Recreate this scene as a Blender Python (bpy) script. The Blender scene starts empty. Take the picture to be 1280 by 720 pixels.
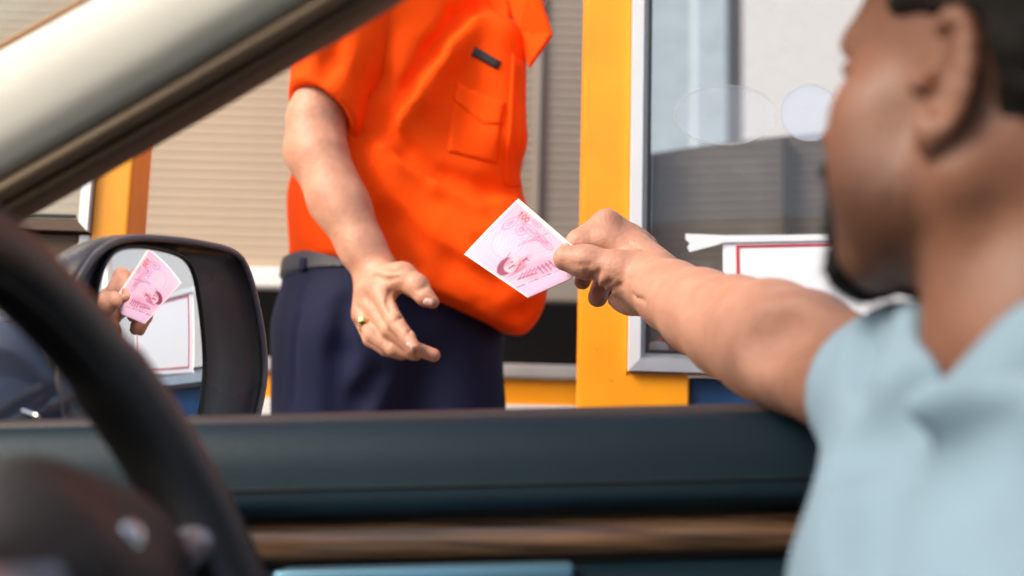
import bpy, bmesh, math, random
import numpy as np
from mathutils import Vector, Matrix
random.seed(4); RNG = np.random.default_rng(4)
SC = bpy.context.scene
COL = SC.collection
# ------------------------------------------------------------------ camera
F = 1513.0
PITCH, ROLL = math.radians(9), math.radians(1.6)
CAM = np.array([0, 0, .95])
FW = np.array([0, math.cos(PITCH), math.sin(PITCH)])
_u0 = np.array([0, -math.sin(PITCH), math.cos(PITCH)])
_r0 = np.array([1., 0, 0])
RT = _r0*math.cos(ROLL) + _u0*math.sin(ROLL)
UP = _u0*math.cos(ROLL) - _r0*math.sin(ROLL)
cd = bpy.data.cameras.new("camera"); cam = bpy.data.objects.new("camera", cd); COL.objects.link(cam)
cam.matrix_world = Matrix(((RT[0], UP[0], -FW[0], CAM[0]), (RT[1], UP[1], -FW[1], CAM[1]), (RT[2], UP[2], -FW[2], CAM[2]), (0, 0, 0, 1)))
cd.sensor_width = 36; cd.lens = F*36/1280; cd.clip_start = .02; cd.clip_end = 3000
cd.dof.use_dof = True; cd.dof.focus_distance = 1.33; cd.dof.aperture_fstop = 2.6
SC.camera = cam

def rays(px, py):
    px = np.asarray(px, float); py = np.asarray(py, float)
    v = FW + ((px-640)/F)[..., None]*RT + ((360-py)/F)[..., None]*UP
    return v
def W(px, py, d):
    """a point of the place at distance d beyond the eye (along Y) in the direction measured from the photo"""
    v = rays(px, py)
    return CAM + v*(np.asarray(d, float)/v[..., 1])[..., None]
def R_(px, d): return px*d/F
# ------------------------------------------------------------------ object helpers
def empty(name, loc, parent=None):
    o = bpy.data.objects.new(name, None); COL.objects.link(o); o.location = loc; o.empty_display_size = .05
    if parent is not None:
        o.parent = parent
    return o
def tag(o, label=None, cat=None, group=None, kind=None):
    if label: o['label'] = label
    if cat: o['category'] = cat
    if group: o['group'] = group
    if kind: o['kind'] = kind
    return o
def wloc(o):
    v = Vector((0, 0, 0))
    while o is not None:
        v = v + o.location; o = o.parent
    return v
def mk(name, V, Fc, mats, parent=None, smooth=True, mi=None):
    me = bpy.data.meshes.new(name)
    V = np.asarray(V, float)
    base = wloc(parent) if parent is not None else Vector((0, 0, 0))
    me.from_pydata((V-np.array(base)).tolist(), [], [list(map(int, f)) for f in Fc])
    for m in (mats if isinstance(mats, (list, tuple)) else [mats]): me.materials.append(m)
    if mi is not None: me.polygons.foreach_set('material_index', np.asarray(mi, np.int32))
    if smooth: me.polygons.foreach_set('use_smooth', np.ones(len(me.polygons), bool))
    me.update()
    o = bpy.data.objects.new(name, me); COL.objects.link(o)
    if parent is not None: o.parent = parent
    return o
def frombm(name, bm, mats, parent=None, smooth=False):
    bm.normal_update()
    V = [v.co[:] for v in bm.verts]; bm.verts.index_update()
    Fc = [[v.index for v in f.verts] for f in bm.faces]
    mi = [f.material_index for f in bm.faces]
    bm.free()
    return mk(name, V, Fc, mats, parent, smooth, mi)
def add_box(bm, a, b, bev=.003, mi=0, mat=None):
    a, b = np.minimum(a, b), np.maximum(a, b)
    t = bmesh.new(); bmesh.ops.create_cube(t, size=1)
    bmesh.ops.scale(t, vec=Vector(b-a), verts=t.verts[:]); bmesh.ops.translate(t, vec=Vector((a+b)/2), verts=t.verts[:])
    if bev: bmesh.ops.bevel(t, geom=t.edges[:], offset=bev, segments=2, affect='EDGES', profile=.6)
    if mat is not None: bmesh.ops.transform(t, matrix=mat, verts=t.verts[:])
    me = bpy.data.meshes.new('tmp'); 
    for f in t.faces: f.material_index = mi
    t.to_mesh(me); t.free(); bm.from_mesh(me); bpy.data.meshes.remove(me)
def box(name, a, b, m, parent=None, bev=.003):
    bm = bmesh.new(); add_box(bm, np.array(a, float), np.array(b, float), bev); return frombm(name, bm, m, parent)
def slab(name, front, back_vec, m, parent=None, bev=.002):
    """a solid plate with the given outline and thickness"""
    bm = bmesh.new()
    n = len(front); bv = Vector(back_vec)
    a = [bm.verts.new(Vector(p)) for p in front]; b = [bm.verts.new(Vector(p)+bv) for p in front]
    bm.faces.new(a); bm.faces.new(b[::-1])
    for i in range(n): bm.faces.new((a[i], b[i], b[(i+1) % n], a[(i+1) % n]))
    bmesh.ops.recalc_face_normals(bm, faces=bm.faces[:])
    if bev: bmesh.ops.bevel(bm, geom=bm.edges[:], offset=bev, segments=2, affect='EDGES')
    return frombm(name, bm, m, parent)
def grid_faces(nu, nv, off=0, cu=False, cv=False):
    Fc = []
    for i in range(nu if cu else nu-1):
        for j in range(nv if cv else nv-1):
            i2, j2 = (i+1) % nu, (j+1) % nv
            Fc.append((off+i*nv+j, off+i2*nv+j, off+i2*nv+j2, off+i*nv+j2))
    return Fc
def loft(name, rings, m, parent=None, smooth=True, caps=True, closed=True):
    rings = np.array(rings); nu, nv = rings.shape[:2]
    Fc = grid_faces(nu, nv, 0, False, closed)
    if caps: Fc += [list(range(nv))[::-1], [(nu-1)*nv+j for j in range(nv)]]
    return mk(name, rings.reshape(-1, 3), Fc, m, parent, smooth)
def tube(name, pts, rad, m, parent=None, n=14, closed=False, flat=None):
    pts = np.array(pts, float); N = len(pts)
    rad = np.broadcast_to(np.array(rad, float), (N,))
    rings = []
    up = np.array([.13, .2, 1.0])
    for i in range(N):
        a = pts[(i-1) % N] if (closed or i) else pts[i]; b = pts[(i+1) % N] if (closed or i < N-1) else pts[i]
        t = (b-a)/np.linalg.norm(b-a)
        s = np.cross(t, up); s /= np.linalg.norm(s); w = np.cross(s, t)
        an = np.linspace(0, 2*np.pi, n, endpoint=False)
        rings.append(pts[i]+rad[i]*(np.cos(an)[:, None]*s+np.sin(an)[:, None]*w))
    rings = np.array(rings)
    Fc = grid_faces(N, n, 0, closed, True)
    if not closed: Fc += [list(range(n))[::-1], [(N-1)*n+j for j in range(n)]]
    return mk(name, rings.reshape(-1, 3), Fc, m, parent, True)
def spline(P, n):
    """Catmull-Rom through the points"""
    P = np.array(P, float); Q = np.vstack([2*P[0]-P[1], P, 2*P[-1]-P[-2]]); out = []
    t = np.linspace(0, len(P)-1, n)
    for x in t:
        i = min(int(x), len(P)-2); s = x-i; a, b, c, d = Q[i:i+4]
        out.append(.5*((2*b)+(c-a)*s+(2*a-5*b+4*c-d)*s*s+(3*b-a-3*c+d)*s**3))
    return np.array(out)
# ------------------------------------------------------------------ materials
def srgb(*c):
    return tuple(((x/255)/12.92 if x/255 <= .04045 else ((x/255+.055)/1.055)**2.4) for x in c)
def mat(name, col, rough=.5, metal=0., vary=.12, vscale=8., bump=0., bscale=60., coat=0., sss=0., spec=.5, sheen=0., stretch=None, col2=None, detail=6, attr=None, weave=0.):
    m = bpy.data.materials.new(name); m.use_nodes = True
    nt = m.node_tree; N = nt.nodes; L = nt.links; b = N['Principled BSDF']
    b.inputs['Roughness'].default_value = rough; b.inputs['Metallic'].default_value = metal
    b.inputs['Specular IOR Level'].default_value = spec
    if coat: b.inputs['Coat Weight'].default_value = coat; b.inputs['Coat Roughness'].default_value = .06
    if sheen: b.inputs['Sheen Weight'].default_value = sheen; b.inputs['Sheen Roughness'].default_value = .4
    if sss:
        b.inputs['Subsurface Weight'].default_value = sss; b.inputs['Subsurface Radius'].default_value = (.012, .005, .003); b.inputs['Subsurface Scale'].default_value = .5
    tc = N.new('ShaderNodeTexCoord'); mp = N.new('ShaderNodeMapping'); L.new(tc.outputs['Object'], mp.inputs['Vector'])
    if stretch: mp.inputs['Scale'].default_value = stretch
    nz = N.new('ShaderNodeTexNoise'); nz.inputs['Scale'].default_value = vscale; nz.inputs['Detail'].default_value = detail
    L.new(mp.outputs['Vector'], nz.inputs['Vector'])
    rp = N.new('ShaderNodeValToRGB'); rp.color_ramp.elements[0].position = .3; rp.color_ramp.elements[1].position = .7
    c2 = col2 if col2 else tuple(min(1, x*(1+vary)) for x in col)
    c1 = col if col2 else tuple(x*(1-vary) for x in col)
    rp.color_ramp.elements[0].color = (*c1, 1); rp.color_ramp.elements[1].color = (*c2, 1)
    L.new(nz.outputs['Fac'], rp.inputs['Fac'])
    out = rp.outputs['Color']
    if attr:
        at = N.new('ShaderNodeAttribute'); at.attribute_name = attr
        mx = N.new('ShaderNodeMix'); mx.data_type = 'RGBA'; mx.blend_type = 'MULTIPLY'; mx.inputs['Factor'].default_value = 1
        L.new(out, mx.inputs['A']); L.new(at.outputs['Color'], mx.inputs['B']); out = mx.outputs['Result']
    L.new(out, b.inputs['Base Color'])
    # a little unevenness in the gloss
    mr = N.new('ShaderNodeMapRange'); mr.inputs['To Min'].default_value = max(0.02, rough-.07); mr.inputs['To Max'].default_value = min(1, rough+.07)
    L.new(nz.outputs['Fac'], mr.inputs['Value']); L.new(mr.outputs['Result'], b.inputs['Roughness'])
    if bump or weave:
        bp = N.new('ShaderNodeBump'); bp.inputs['Distance'].default_value = .002
        n2 = N.new('ShaderNodeTexNoise'); n2.inputs['Scale'].default_value = bscale; n2.inputs['Detail'].default_value = 4
        L.new(mp.outputs['Vector'], n2.inputs['Vector']); bp.inputs['Strength'].default_value = bump or weave
        L.new(n2.outputs['Fac'], bp.inputs['Height']); L.new(bp.outputs['Normal'], b.inputs['Normal'])
    return m
def glass_mat(name, tint, refl, dirt=.0, rough=.0):
    m = bpy.data.materials.new(name); m.use_nodes = True
    nt = m.node_tree; N = nt.nodes; L = nt.links; N.remove(N['Principled BSDF'])
    tr = N.new('ShaderNodeBsdfTransparent'); tr.inputs['Color'].default_value = (*tint, 1)
    gl = N.new('ShaderNodeBsdfGlossy'); gl.inputs['Roughness'].default_value = rough
    lw = N.new('ShaderNodeLayerWeight'); lw.inputs['Blend'].default_value = .5
    pw = N.new('ShaderNodeMath'); pw.operation = 'POWER'; pw.inputs[1].default_value = 5; L.new(lw.outputs['Facing'], pw.inputs[0])
    fr = N.new('ShaderNodeMath'); fr.operation = 'MULTIPLY_ADD'; fr.inputs[1].default_value = .9; fr.inputs[2].default_value = .035; L.new(pw.outputs[0], fr.inputs[0])
    ad = N.new('ShaderNodeMath'); ad.operation = 'ADD'; ad.inputs[1].default_value = refl; L.new(fr.outputs[0], ad.inputs[0])
    mx = N.new('ShaderNodeMixShader'); L.new(ad.outputs[0], mx.inputs[0]); L.new(tr.outputs[0], mx.inputs[1]); L.new(gl.outputs[0], mx.inputs[2])
    o = mx.outputs[0]
    if dirt:
        df = N.new('ShaderNodeBsdfDiffuse'); df.inputs['Color'].default_value = (.7, .7, .7, 1)
        tc = N.new('ShaderNodeTexCoord'); nz = N.new('ShaderNodeTexNoise'); nz.inputs['Scale'].default_value = 14; nz.inputs['Detail'].default_value = 8; nz.inputs['Roughness'].default_value = .7
        L.new(tc.outputs['Object'], nz.inputs['Vector'])
        mr = N.new('ShaderNodeMapRange'); mr.inputs['From Min'].default_value = .52; mr.inputs['From Max'].default_value = .8; mr.inputs['To Min'].default_value = dirt*.25; mr.inputs['To Max'].default_value = dirt
        L.new(nz.outputs['Fac'], mr.inputs['Value'])
        m2 = N.new('ShaderNodeMixShader'); L.new(mr.outputs[0], m2.inputs[0]); L.new(o, m2.inputs[1]); L.new(df.outputs[0], m2.inputs[2]); o = m2.outputs[0]
    L.new(o, N['Material Output'].inputs['Surface'])
    return m
M = {}
M['skin'] = mat('skin_warm', (.40, .19, .12), .52, vscale=42, bump=.4, bscale=210, sss=.1, attr='pigment', col2=(.48, .24, .16), detail=9, spec=.4)
M['skin2'] = mat('skin_light', (.46, .205, .125), .52, vscale=38, bump=.45, bscale=210, sss=.1, attr='pigment', col2=(.60, .30, .19), detail=9, spec=.4)
M['hair'] = mat('hair_black', (.006, .004, .003), .7, spec=.2, vary=.3, vscale=60, bump=.9, bscale=330)
M['nail'] = mat('nail', (.72, .42, .36), .28, vary=.05)
M['blue_shirt'] = mat('light_blue_cotton', (.185, .262, .325), .88, vary=.05, vscale=9, bump=.25, bscale=500, spec=.2)
M['orange'] = mat('orange_twill', (.95, .078, .002), .85, vary=.05, vscale=10, bump=.3, bscale=420, spec=.1)
M['navy'] = mat('navy_twill', (.007, .010, .040), .85, vary=.15, vscale=10, bump=.3, bscale=420, spec=.3)
M['belt'] = mat('belt_leather', (.018, .017, .026), .55, vary=.2, bump=.2)
M['black_tag'] = mat('black_embroidery', (.02, .018, .022), .8, vary=.3, vscale=90, bump=.5, bscale=300)
M['gold'] = mat('gold', (.95, .66, .22), .16, 1.0, vary=.06)
M['shoe'] = mat('shoe_black', (.01, .01, .01), .35)
M['teal'] = mat('teal_padded_vinyl', (.0045, .0165, .025), .5, spec=.3, vary=.16, vscale=7, bump=.28, bscale=420)
M['seal'] = mat('brown_rubber', (.05, .034, .032), .6, vary=.12)
M['black'] = mat('black_plastic', (.012, .012, .013), .42, vary=.15, bump=.1, bscale=300)
M['rim'] = mat('black_leather_rim', (.008, .007, .007), .45, vary=.2, vscale=30, bump=.3, bscale=380)
M['housing'] = mat('dark_mirror_plastic', (.045, .036, .038), .27, vary=.12, bump=.05, bscale=300)
M['bezel'] = mat('highlit_bezel', (.15, .13, .135), .25, vary=.08)  # rim's highlight lines painted as a colour lighter than the housing
M['paint'] = mat('dark_car_paint', (.045, .05, .075), .2, vary=.05, coat=.8)
M['chrome'] = mat('chrome', (.78, .79, .8), .12, 1, vary=.05)
M['satin'] = mat('satin_sky_tinted', (.12, .25, .33), .3, .6, vary=.08)  # blue of the reflected sky put into the metal's colour
M['silver'] = mat('silver_plastic', (.3, .28, .3), .35, .5, vary=.08)
M['hub'] = mat('brown_black_hub', (.034, .029, .027), .6, spec=.25, vary=.15, bump=.15, bscale=350)
M['trim'] = mat('beige_pillar_trim', (.56, .53, .465), .7, vary=.05, bump=.25, bscale=420)
M['brown'] = mat('brown_door_rubber', (.36, .245, .155), .6, vary=.1)
M['dkbrown'] = mat('dark_brown_rubber', (.17, .105, .06), .7, vary=.1)
M['orangetrim'] = mat('amber_glass_edge', (.42, .2, .07), .45, vary=.1)
M['roof'] = mat('roof_lining', (.5, .48, .44), .9, vary=.05, bump=.3, bscale=300)
M['yellow'] = mat('yellow_paint', (.95, .37, .003), .42, vscale=9, bump=.15, bscale=50, col2=(.86, .30, .004), detail=10)
M['white'] = mat('white_paint', (.8, .8, .79), .45, vary=.05)
M['alu'] = mat('anodised_aluminium', (.56, .56, .58), .34, .75, vary=.12, vscale=20, bump=.06)
M['bluep'] = mat('blue_paint', (.012, .055, .16), .45, vary=.15, vscale=25, bump=.1)
M['sign'] = mat('sign_white', (.86, .86, .9), .45, vary=.02)
M['red'] = mat('red_print', (.55, .035, .05), .5, vary=.08)
M['tape'] = mat('white_tape', (.75, .78, .8), .55, vary=.05)
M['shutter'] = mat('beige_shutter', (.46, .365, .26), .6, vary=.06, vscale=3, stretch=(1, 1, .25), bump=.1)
M['shutter2'] = mat('shaded_grey_shutter', (.30, .26, .22), .6, vary=.08, vscale=3, stretch=(1, 1, .25), bump=.1)  # greyer copy of the beige: fading light put into the colour
M['shutter3'] = mat('dark_shutter', (.125, .11, .095), .6, vary=.08, vscale=3, stretch=(1, 1, .25), bump=.1)  # darker copy: the dark reflection in the glass put into the slats
M['concrete'] = mat('concrete', (.3, .29, .27), .85, vary=.2, vscale=7, bump=.4, bscale=40)
M['asphalt'] = mat('asphalt', (.05, .05, .052), .9, vary=.3, vscale=30, bump=.6, bscale=200)
M['dark'] = mat('dark_void_tone', (.03, .027, .026), .8, vary=.2)
M['grey'] = mat('grey_ledge', (.42, .40, .40), .6, vary=.12, vscale=14)
M['bluegrey'] = mat('bluegrey_panel', (.46, .58, .64), .6, vary=.1)
M['darkbrownpanel'] = mat('brown_panel', (.085, .05, .03), .8, vary=.12)
M['seat'] = mat('seat_fabric', (.03, .03, .032), .8, vary=.15, bump=.4, bscale=300)
M['glass'] = glass_mat('booth_glass', (.86, .85, .84), .0, dirt=.11)
M['wglass'] = glass_mat('windscreen_glass', (.9, .93, .92), .0)
def mirror_mat():
    m = bpy.data.materials.new('mirror_silver'); m.use_nodes = True; b = m.node_tree.nodes['Principled BSDF']
    b.inputs['Metallic'].default_value = 1; b.inputs['Roughness'].default_value = .012; b.inputs['Base Color'].default_value = (.83, .87, .9, 1)
    return m
M['mirror'] = mirror_mat()
def film_mat(name, col, a):
    m = bpy.data.materials.new(name); m.use_nodes = True; b = m.node_tree.nodes['Principled BSDF']
    b.inputs['Base Color'].default_value = (*col, 1); b.inputs['Roughness'].default_value = .4; b.inputs['Alpha'].default_value = a
    return m
M['film'] = film_mat('frosted_film', (.62, .68, .80), .10)
M['film2'] = film_mat('frosted_film_dense', (.62, .72, .88), .27)
M['filmrim'] = film_mat('film_edge', (.6, .58, .6), .22)
# ------------------------------------------------------------------ signed-distance modelling
def cap(a, b, ra, rb, k=.01, op='u'): return (op, 'c', np.array(a, float), np.array(b, float), ra, rb, k)
def ell(c, r, Rm=None, k=.02, op='u'): return (op, 'e', np.array(c, float), np.array(r, float), Rm, None, k)
def sph(c, r, k=.01, op='u'): return cap(c, np.array(c, float)+1e-5, r, r, k, op)
def pln(p, n, k=.003): n = np.array(n, float); return ('i', 'p', np.array(p, float), n/np.linalg.norm(n), None, None, k)
def prim(o, P):
    if o[1] == 'c':
        a, b, ra, rb = o[2:6]; ba = b-a; q = P-a
        t = np.clip((q@ba)/(ba@ba), 0, 1)
        return np.sqrt(((q-t[:, None]*ba)**2).sum(1))-(ra+t*(rb-ra))
    if o[1] == 'e':
        q = P-o[2]
        if o[4] is not None: q = q@o[4]
        r = o[3]; k0 = np.sqrt(((q/r)**2).sum(1)); k1 = np.sqrt(((q/(r*r))**2).sum(1))+1e-9
        return k0*(k0-1)/k1
    if o[1] == 'p': return (P-o[2])@o[3]
    if o[1] == 'p2': return np.minimum((P-o[2][0])@o[3][0], (P-o[2][1])@o[3][1])
def ev(ops, P, cull=None):
    d = np.full(len(P), 1e3)
    for o in ops:
        if o[0] == 'n':
            d = d+o[1](P); continue
        if cull is not None and o[1] in ('c', 'e'):
            c, R = cull
            if o[1] == 'c':
                a, b = o[2], o[3]; ba = b-a; t = min(1, max(0, ((c-a)@ba)/(ba@ba))); lb = np.linalg.norm(c-a-t*ba)-max(o[4], o[5])
            else: lb = np.linalg.norm(c-o[2])-o[3].max()
            if lb-R > .045+o[6]: continue
        e = prim(o, P); k = o[6]
        if o[0] == 'u':
            h = np.maximum(k-np.abs(d-e), 0)/k; d = np.minimum(d, e)-h*h*k*.25
        elif o[0] == 's':
            e = -e; h = np.maximum(k-np.abs(d-e), 0)/k; d = np.maximum(d, e)+h*h*k*.25
        else:
            h = np.maximum(k-np.abs(d-e), 0)/k; d = np.maximum(d, e)+h*h*k*.25
    return d
def trace(ops, px, py, d0=.3, d1=3.):
    px = np.asarray(px, float).ravel(); py = np.asarray(py, float).ravel()
    v = rays(px, py); v = v/np.linalg.norm(v, axis=1)[:, None]
    t = np.full(len(px), d0)
    for _ in range(90):
        t = np.minimum(t+np.clip(ev(ops, CAM+v*t[:, None]), -.02, .3)*.75, d1)
    return CAM+v*t[:, None], v
def sdf_mesh(ops, lo, hi, h):
    lo = np.array(lo, float); hi = np.array(hi, float); B = 12
    nb = np.ceil((hi-lo)/(h*B)).astype(int)
    bi = np.stack(np.meshgrid(*[np.arange(n) for n in nb], indexing='ij'), -1).reshape(-1, 3)
    ce = lo+(bi+.5)*h*B
    dc = ev(ops, ce); rad = .5*B*h*1.7321
    bi = bi[np.abs(dc) < rad*1.6+.012]
    g = np.stack(np.meshgrid(*[np.arange(B+1)]*3, indexing='ij'), -1).reshape(-1, 3)
    NX, NY, NZ = (nb*B+2)
    KV, VV, Q = [], [], []
    corners = np.array([[i, j, k] for i in (0, 1) for j in (0, 1) for k in (0, 1)])
    edges = [(a, b) for a in range(8) for b in range(a+1, 8) if np.abs(corners[a]-corners[b]).sum() == 1]
    def key(c): return (c[:, 0]*NY+c[:, 1])*NZ+c[:, 2]
    for b0 in bi:
        P = lo+(b0*B+g)*h
        D = ev(ops, P, (lo+(b0+.5)*B*h, rad)).reshape(B+1, B+1, B+1)
        S = D < 0
        if S.all() or not S.any(): continue
        cs = np.stack([D[c[0]:c[0]+B, c[1]:c[1]+B, c[2]:c[2]+B] for c in corners], -1)
        neg = (cs < 0).sum(-1); act = np.argwhere((neg > 0) & (neg < 8))
        if len(act):
            cv = cs[act[:, 0], act[:, 1], act[:, 2]]
            acc = np.zeros((len(act), 3)); cnt = np.zeros(len(act))
            for a, b in edges:
                da, db = cv[:, a], cv[:, b]; m = (da < 0) != (db < 0)
                t = np.where(m, da/np.where(m, da-db, 1), 0)
                acc += m[:, None]*(corners[a]+t[:, None]*(corners[b]-corners[a])); cnt += m
            VV.append(lo+(b0*B+act+acc/cnt[:, None])*h); KV.append(key(b0*B+act))
        for ax in range(3):
            sl0 = [slice(0, B)]*3; sl1 = [slice(0, B)]*3; sl1[ax] = slice(1, B+1)
            s0, s1 = S[tuple(sl0)], S[tuple(sl1)]
            e = np.argwhere(s0 != s1)
            if not len(e): continue
            inside = s0[e[:, 0], e[:, 1], e[:, 2]]
            p = b0*B+e; j, k = (ax+1) % 3, (ax+2) % 3
            ej = np.zeros(3, int); ej[j] = 1; ek = np.zeros(3, int); ek[k] = 1
            q = np.stack([key(p-ej-ek), key(p-ek), key(p), key(p-ej)], -1)
            q[~inside] = q[~inside][:, ::-1]
            Q.append(q)
    KV = np.concatenate(KV); VV = np.concatenate(VV); Q = np.concatenate(Q)
    o = np.argsort(KV); KV = KV[o]; VV = VV[o]
    ix = np.searchsorted(KV, Q); ix = np.clip(ix, 0, len(KV)-1)
    ok = (KV[ix] == Q).all(1)
    return VV, ix[ok]
def relax(V, Fc, n=1, lam=.5):
    V = V.copy()
    for _ in range(n):
        S = np.zeros_like(V); c = np.zeros(len(V))
        for a, b in ((0, 1), (1, 2), (2, 3), (3, 0)):
            np.add.at(S, Fc[:, a], V[Fc[:, b]]); np.add.at(S, Fc[:, b], V[Fc[:, a]])
            np.add.at(c, Fc[:, a], 1); np.add.at(c, Fc[:, b], 1)
        V += lam*(S/np.maximum(c, 1)[:, None]-V)
    return V
def body(name, ops, h, m, parent=None, pad=.03, sm=1, bounds=None):
    lo = np.full(3, 9e9); hi = -lo
    for o in ops:
        if o[0] != 'u': continue
        if o[1] == 'c':
            r = max(o[4], o[5]); lo = np.minimum(lo, np.minimum(o[2], o[3])-r); hi = np.maximum(hi, np.maximum(o[2], o[3])+r)
        else:
            r = o[3].max(); lo = np.minimum(lo, o[2]-r); hi = np.maximum(hi, o[2]+r)
    if bounds: lo = np.maximum(lo, bounds[0]); hi = np.minimum(hi, bounds[1])
    V, Q = sdf_mesh(ops, lo-pad, hi+pad, h)
    V = relax(V, Q, sm)
    return mk(name, V, Q, m, parent, True), V
def set_color(o, C, name='pigment'):
    a = o.data.color_attributes.new(name, 'FLOAT_COLOR', 'POINT')
    c = np.ones((len(C), 4), np.float32); c[:, :3] = C
    a.data.foreach_set('color', c.ravel())
def noise(amp, f, seed, stretch=(1, 1, 1)):
    r = np.random.default_rng(seed); K = r.normal(size=(7, 3))*f*np.array(stretch); ph = r.uniform(0, 6.28, 7); am = r.uniform(.4, 1, 7)
    return ('n', lambda P: amp*sum(am[i]*np.sin(P@K[i]+ph[i]+1.3*np.sin(P@K[(i+2) % 7]*.6)) for i in range(7))/3.2)
def groove(ops, pts, rpx, k=.01, depth=0., op='s', r2=None):
    """a crease that follows the surface under the measured points"""
    P, v = trace(ops, [p[0] for p in pts], [p[1] for p in pts])
    P = P-v*depth
    out = []
    n = len(P)
    for i in range(n-1):
        a = rpx if np.isscalar(rpx) else rpx[i]; b = rpx if np.isscalar(rpx) else rpx[i+1]
        out.append(cap(P[i], P[i+1], a, b, k, op))
    return out
def patch(name, ops, quad, m, parent, nx=14, ny=14, off=.002, thick=.004, fn=None):
    """a piece of cloth lying on a body: a quad outline measured on it, given thickness"""
    u, v = np.meshgrid(np.linspace(0, 1, nx), np.linspace(0, 1, ny), indexing='ij')
    q = np.array(quad, float)
    if fn is None:
        P2 = ((1-u)*(1-v))[..., None]*q[0]+(u*(1-v))[..., None]*q[1]+(u*v)[..., None]*q[2]+((1-u)*v)[..., None]*q[3]
    else: P2 = fn(u, v)
    P, vv = trace(ops, P2[..., 0], P2[..., 1])
    edge = np.minimum(np.minimum(u, 1-u)*nx, np.minimum(v, 1-v)*ny).ravel(); e = np.clip(edge/1.2, 0, 1)[:, None]
    Fr = P-vv*(off*(.35+.65*e)); Bk = P+vv*thick
    n = nx*ny; Fc = grid_faces(nx, ny); Fc += [f[::-1] for f in grid_faces(nx, ny, n)]
    loop = [(i, 0) for i in range(nx)]+[(nx-1, j) for j in range(1, ny)]+[(i, ny-1) for i in range(nx-2, -1, -1)]+[(0, j) for j in range(ny-2, 0, -1)]
    ids = [i*ny+j for i, j in loop]
    for a, b in zip(ids, ids[1:]+ids[:1]): Fc.append((a, a+n, b+n, b))
    o = mk(name, np.vstack([Fr, Bk]), Fc, m, parent, True)
    bm = bmesh.new(); bm.from_mesh(o.data); bmesh.ops.recalc_face_normals(bm, faces=bm.faces[:]); bm.to_mesh(o.data); bm.free()
    return o

# ------------------------------------------------------------------ head
def head_ops(c, f, tiltfwd=0.):
    """a head centred between the ears at c, facing f; returns skin ops and the frame"""
    f = np.array(f, float); f /= np.linalg.norm(f)
    l = np.cross([0, 0, 1], f); l /= np.linalg.norm(l); u = np.cross(f, l)
    Rm = np.stack([f, l, u], 1); c = np.array(c, float)
    def g(x, y, z): return c+Rm@np.array([x, y, z], float)
    o = [ell(g(-.012, 0, .042), (.098, .076, .088), Rm), ell(g(.036, 0, -.018), (.060, .060, .082), Rm, .03), sph(g(.045, 0, .055), .052, .03)]
    for s in (-1, 1):
        o += [cap(g(-.004, s*.056, -.045), g(.062, s*.026, -.088), .020, .019, .03), sph(g(.058, s*.046, -.014), .028, .02), sph(g(.052, s*.044, -.05), .024, .03)]
    o += [sph(g(.080, 0, -.088), .021, .02), cap(g(.084, -.03, .030), g(.084, .03, .030), .016, .016, .018)]
    for s in (-1, 1):
        o += [ell(g(.098, s*.033, .012), (.016, .019, .012), Rm, .014, 's')]
    o += [cap(g(.092, 0, .020), g(.113, 0, -.016), .009, .013, .014)]
    for s in (-1, 1): o += [sph(g(.101, s*.013, -.021), .0095, .008), sph(g(.108, s*.007, -.029), .004, .003, 's')]
    for s in (-1, 1): o += [sph(g(.079, s*.032, .012), .0125, .003), cap(g(.088, s*.020, .017), g(.085, s*.046, .016), .0045, .004, .004)]
    o += [cap(g(.088, -.02, -.047), g(.088, .02, -.047), .011, .011, .012), cap(g(.094, -.016, -.048), g(.094, .016, -.048), .007, .007, .006), cap(g(.092, -.014, -.061), g(.092, .014, -.061), .008, .008, .006)]
    o += [cap(g(.103, -.021, -.0545), g(.103, .021, -.0545), .0022, .0022, .004, 's')]
    # ears: a bowl with a rolled rim, a lobe and a tragus
    for s in (-1, 1):
        Re = Rm@np.array([[.99, -.13*s, 0], [.13*s, .99, 0], [0, 0, 1]])
        ec = g(-.002, s*.077, .0)
        o += [ell(ec, (.0125, .0065, .030), Re, .008), ell(ec+Re@np.array([.001, s*.0065, .001]), (.0078, .006, .020), Re, .004, 's')]
        an = np.linspace(-.2*np.pi, 1.25*np.pi, 12)
        rim = [ec+Re@np.array([-.0128*np.sin(t)*.95+.001, s*.005, .031*np.cos(t)+.001]) for t in an]
        for a, b in zip(rim[:-1], rim[1:]): o.append(cap(a, b, .0042, .0042, .004))
        o += [ell(ec+Re@np.array([.006, s*.003, -.031]), (.0085, .006, .010), Re, .006), sph(ec+Re@np.array([.015, s*.004, -.004]), .0065, .006),
              cap(ec+Re@np.array([-.006, s*.005, .016]), ec+Re@np.array([-.007, s*.005, -.012]), .0035, .003, .005)]
    return o, g, Rm
def hair_ops(g, Rm, thick=.007, low=-.05):
    o = [ell(g(-.014, 0, .044), (.099+thick, .077+thick, .089+thick), Rm), sph(g(.03, 0, .062), .058, .03)]
    o += [noise(.0012, 260, 5), noise(.002, 90, 6)]
    o += [ell(g(.094, 0, .004), (.084, .090, .084), Rm, .01, 's')]
    for s in (-1, 1): o += [ell(g(-.002, s*.082, -.006), (.021, .03, .040), Rm, .006, 's'), ell(g(.035, s*.075, -.012), (.055, .04, .050), Rm, .01, 's')]
    o += [cap(g(.03, -.09, -.055), g(.03, .09, -.055), .047, .047, .01, 's')]
    n = Rm@np.array([.35, 0, -1]); o += [pln(g(-.06, 0, low), n, .01)]
    return o
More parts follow.
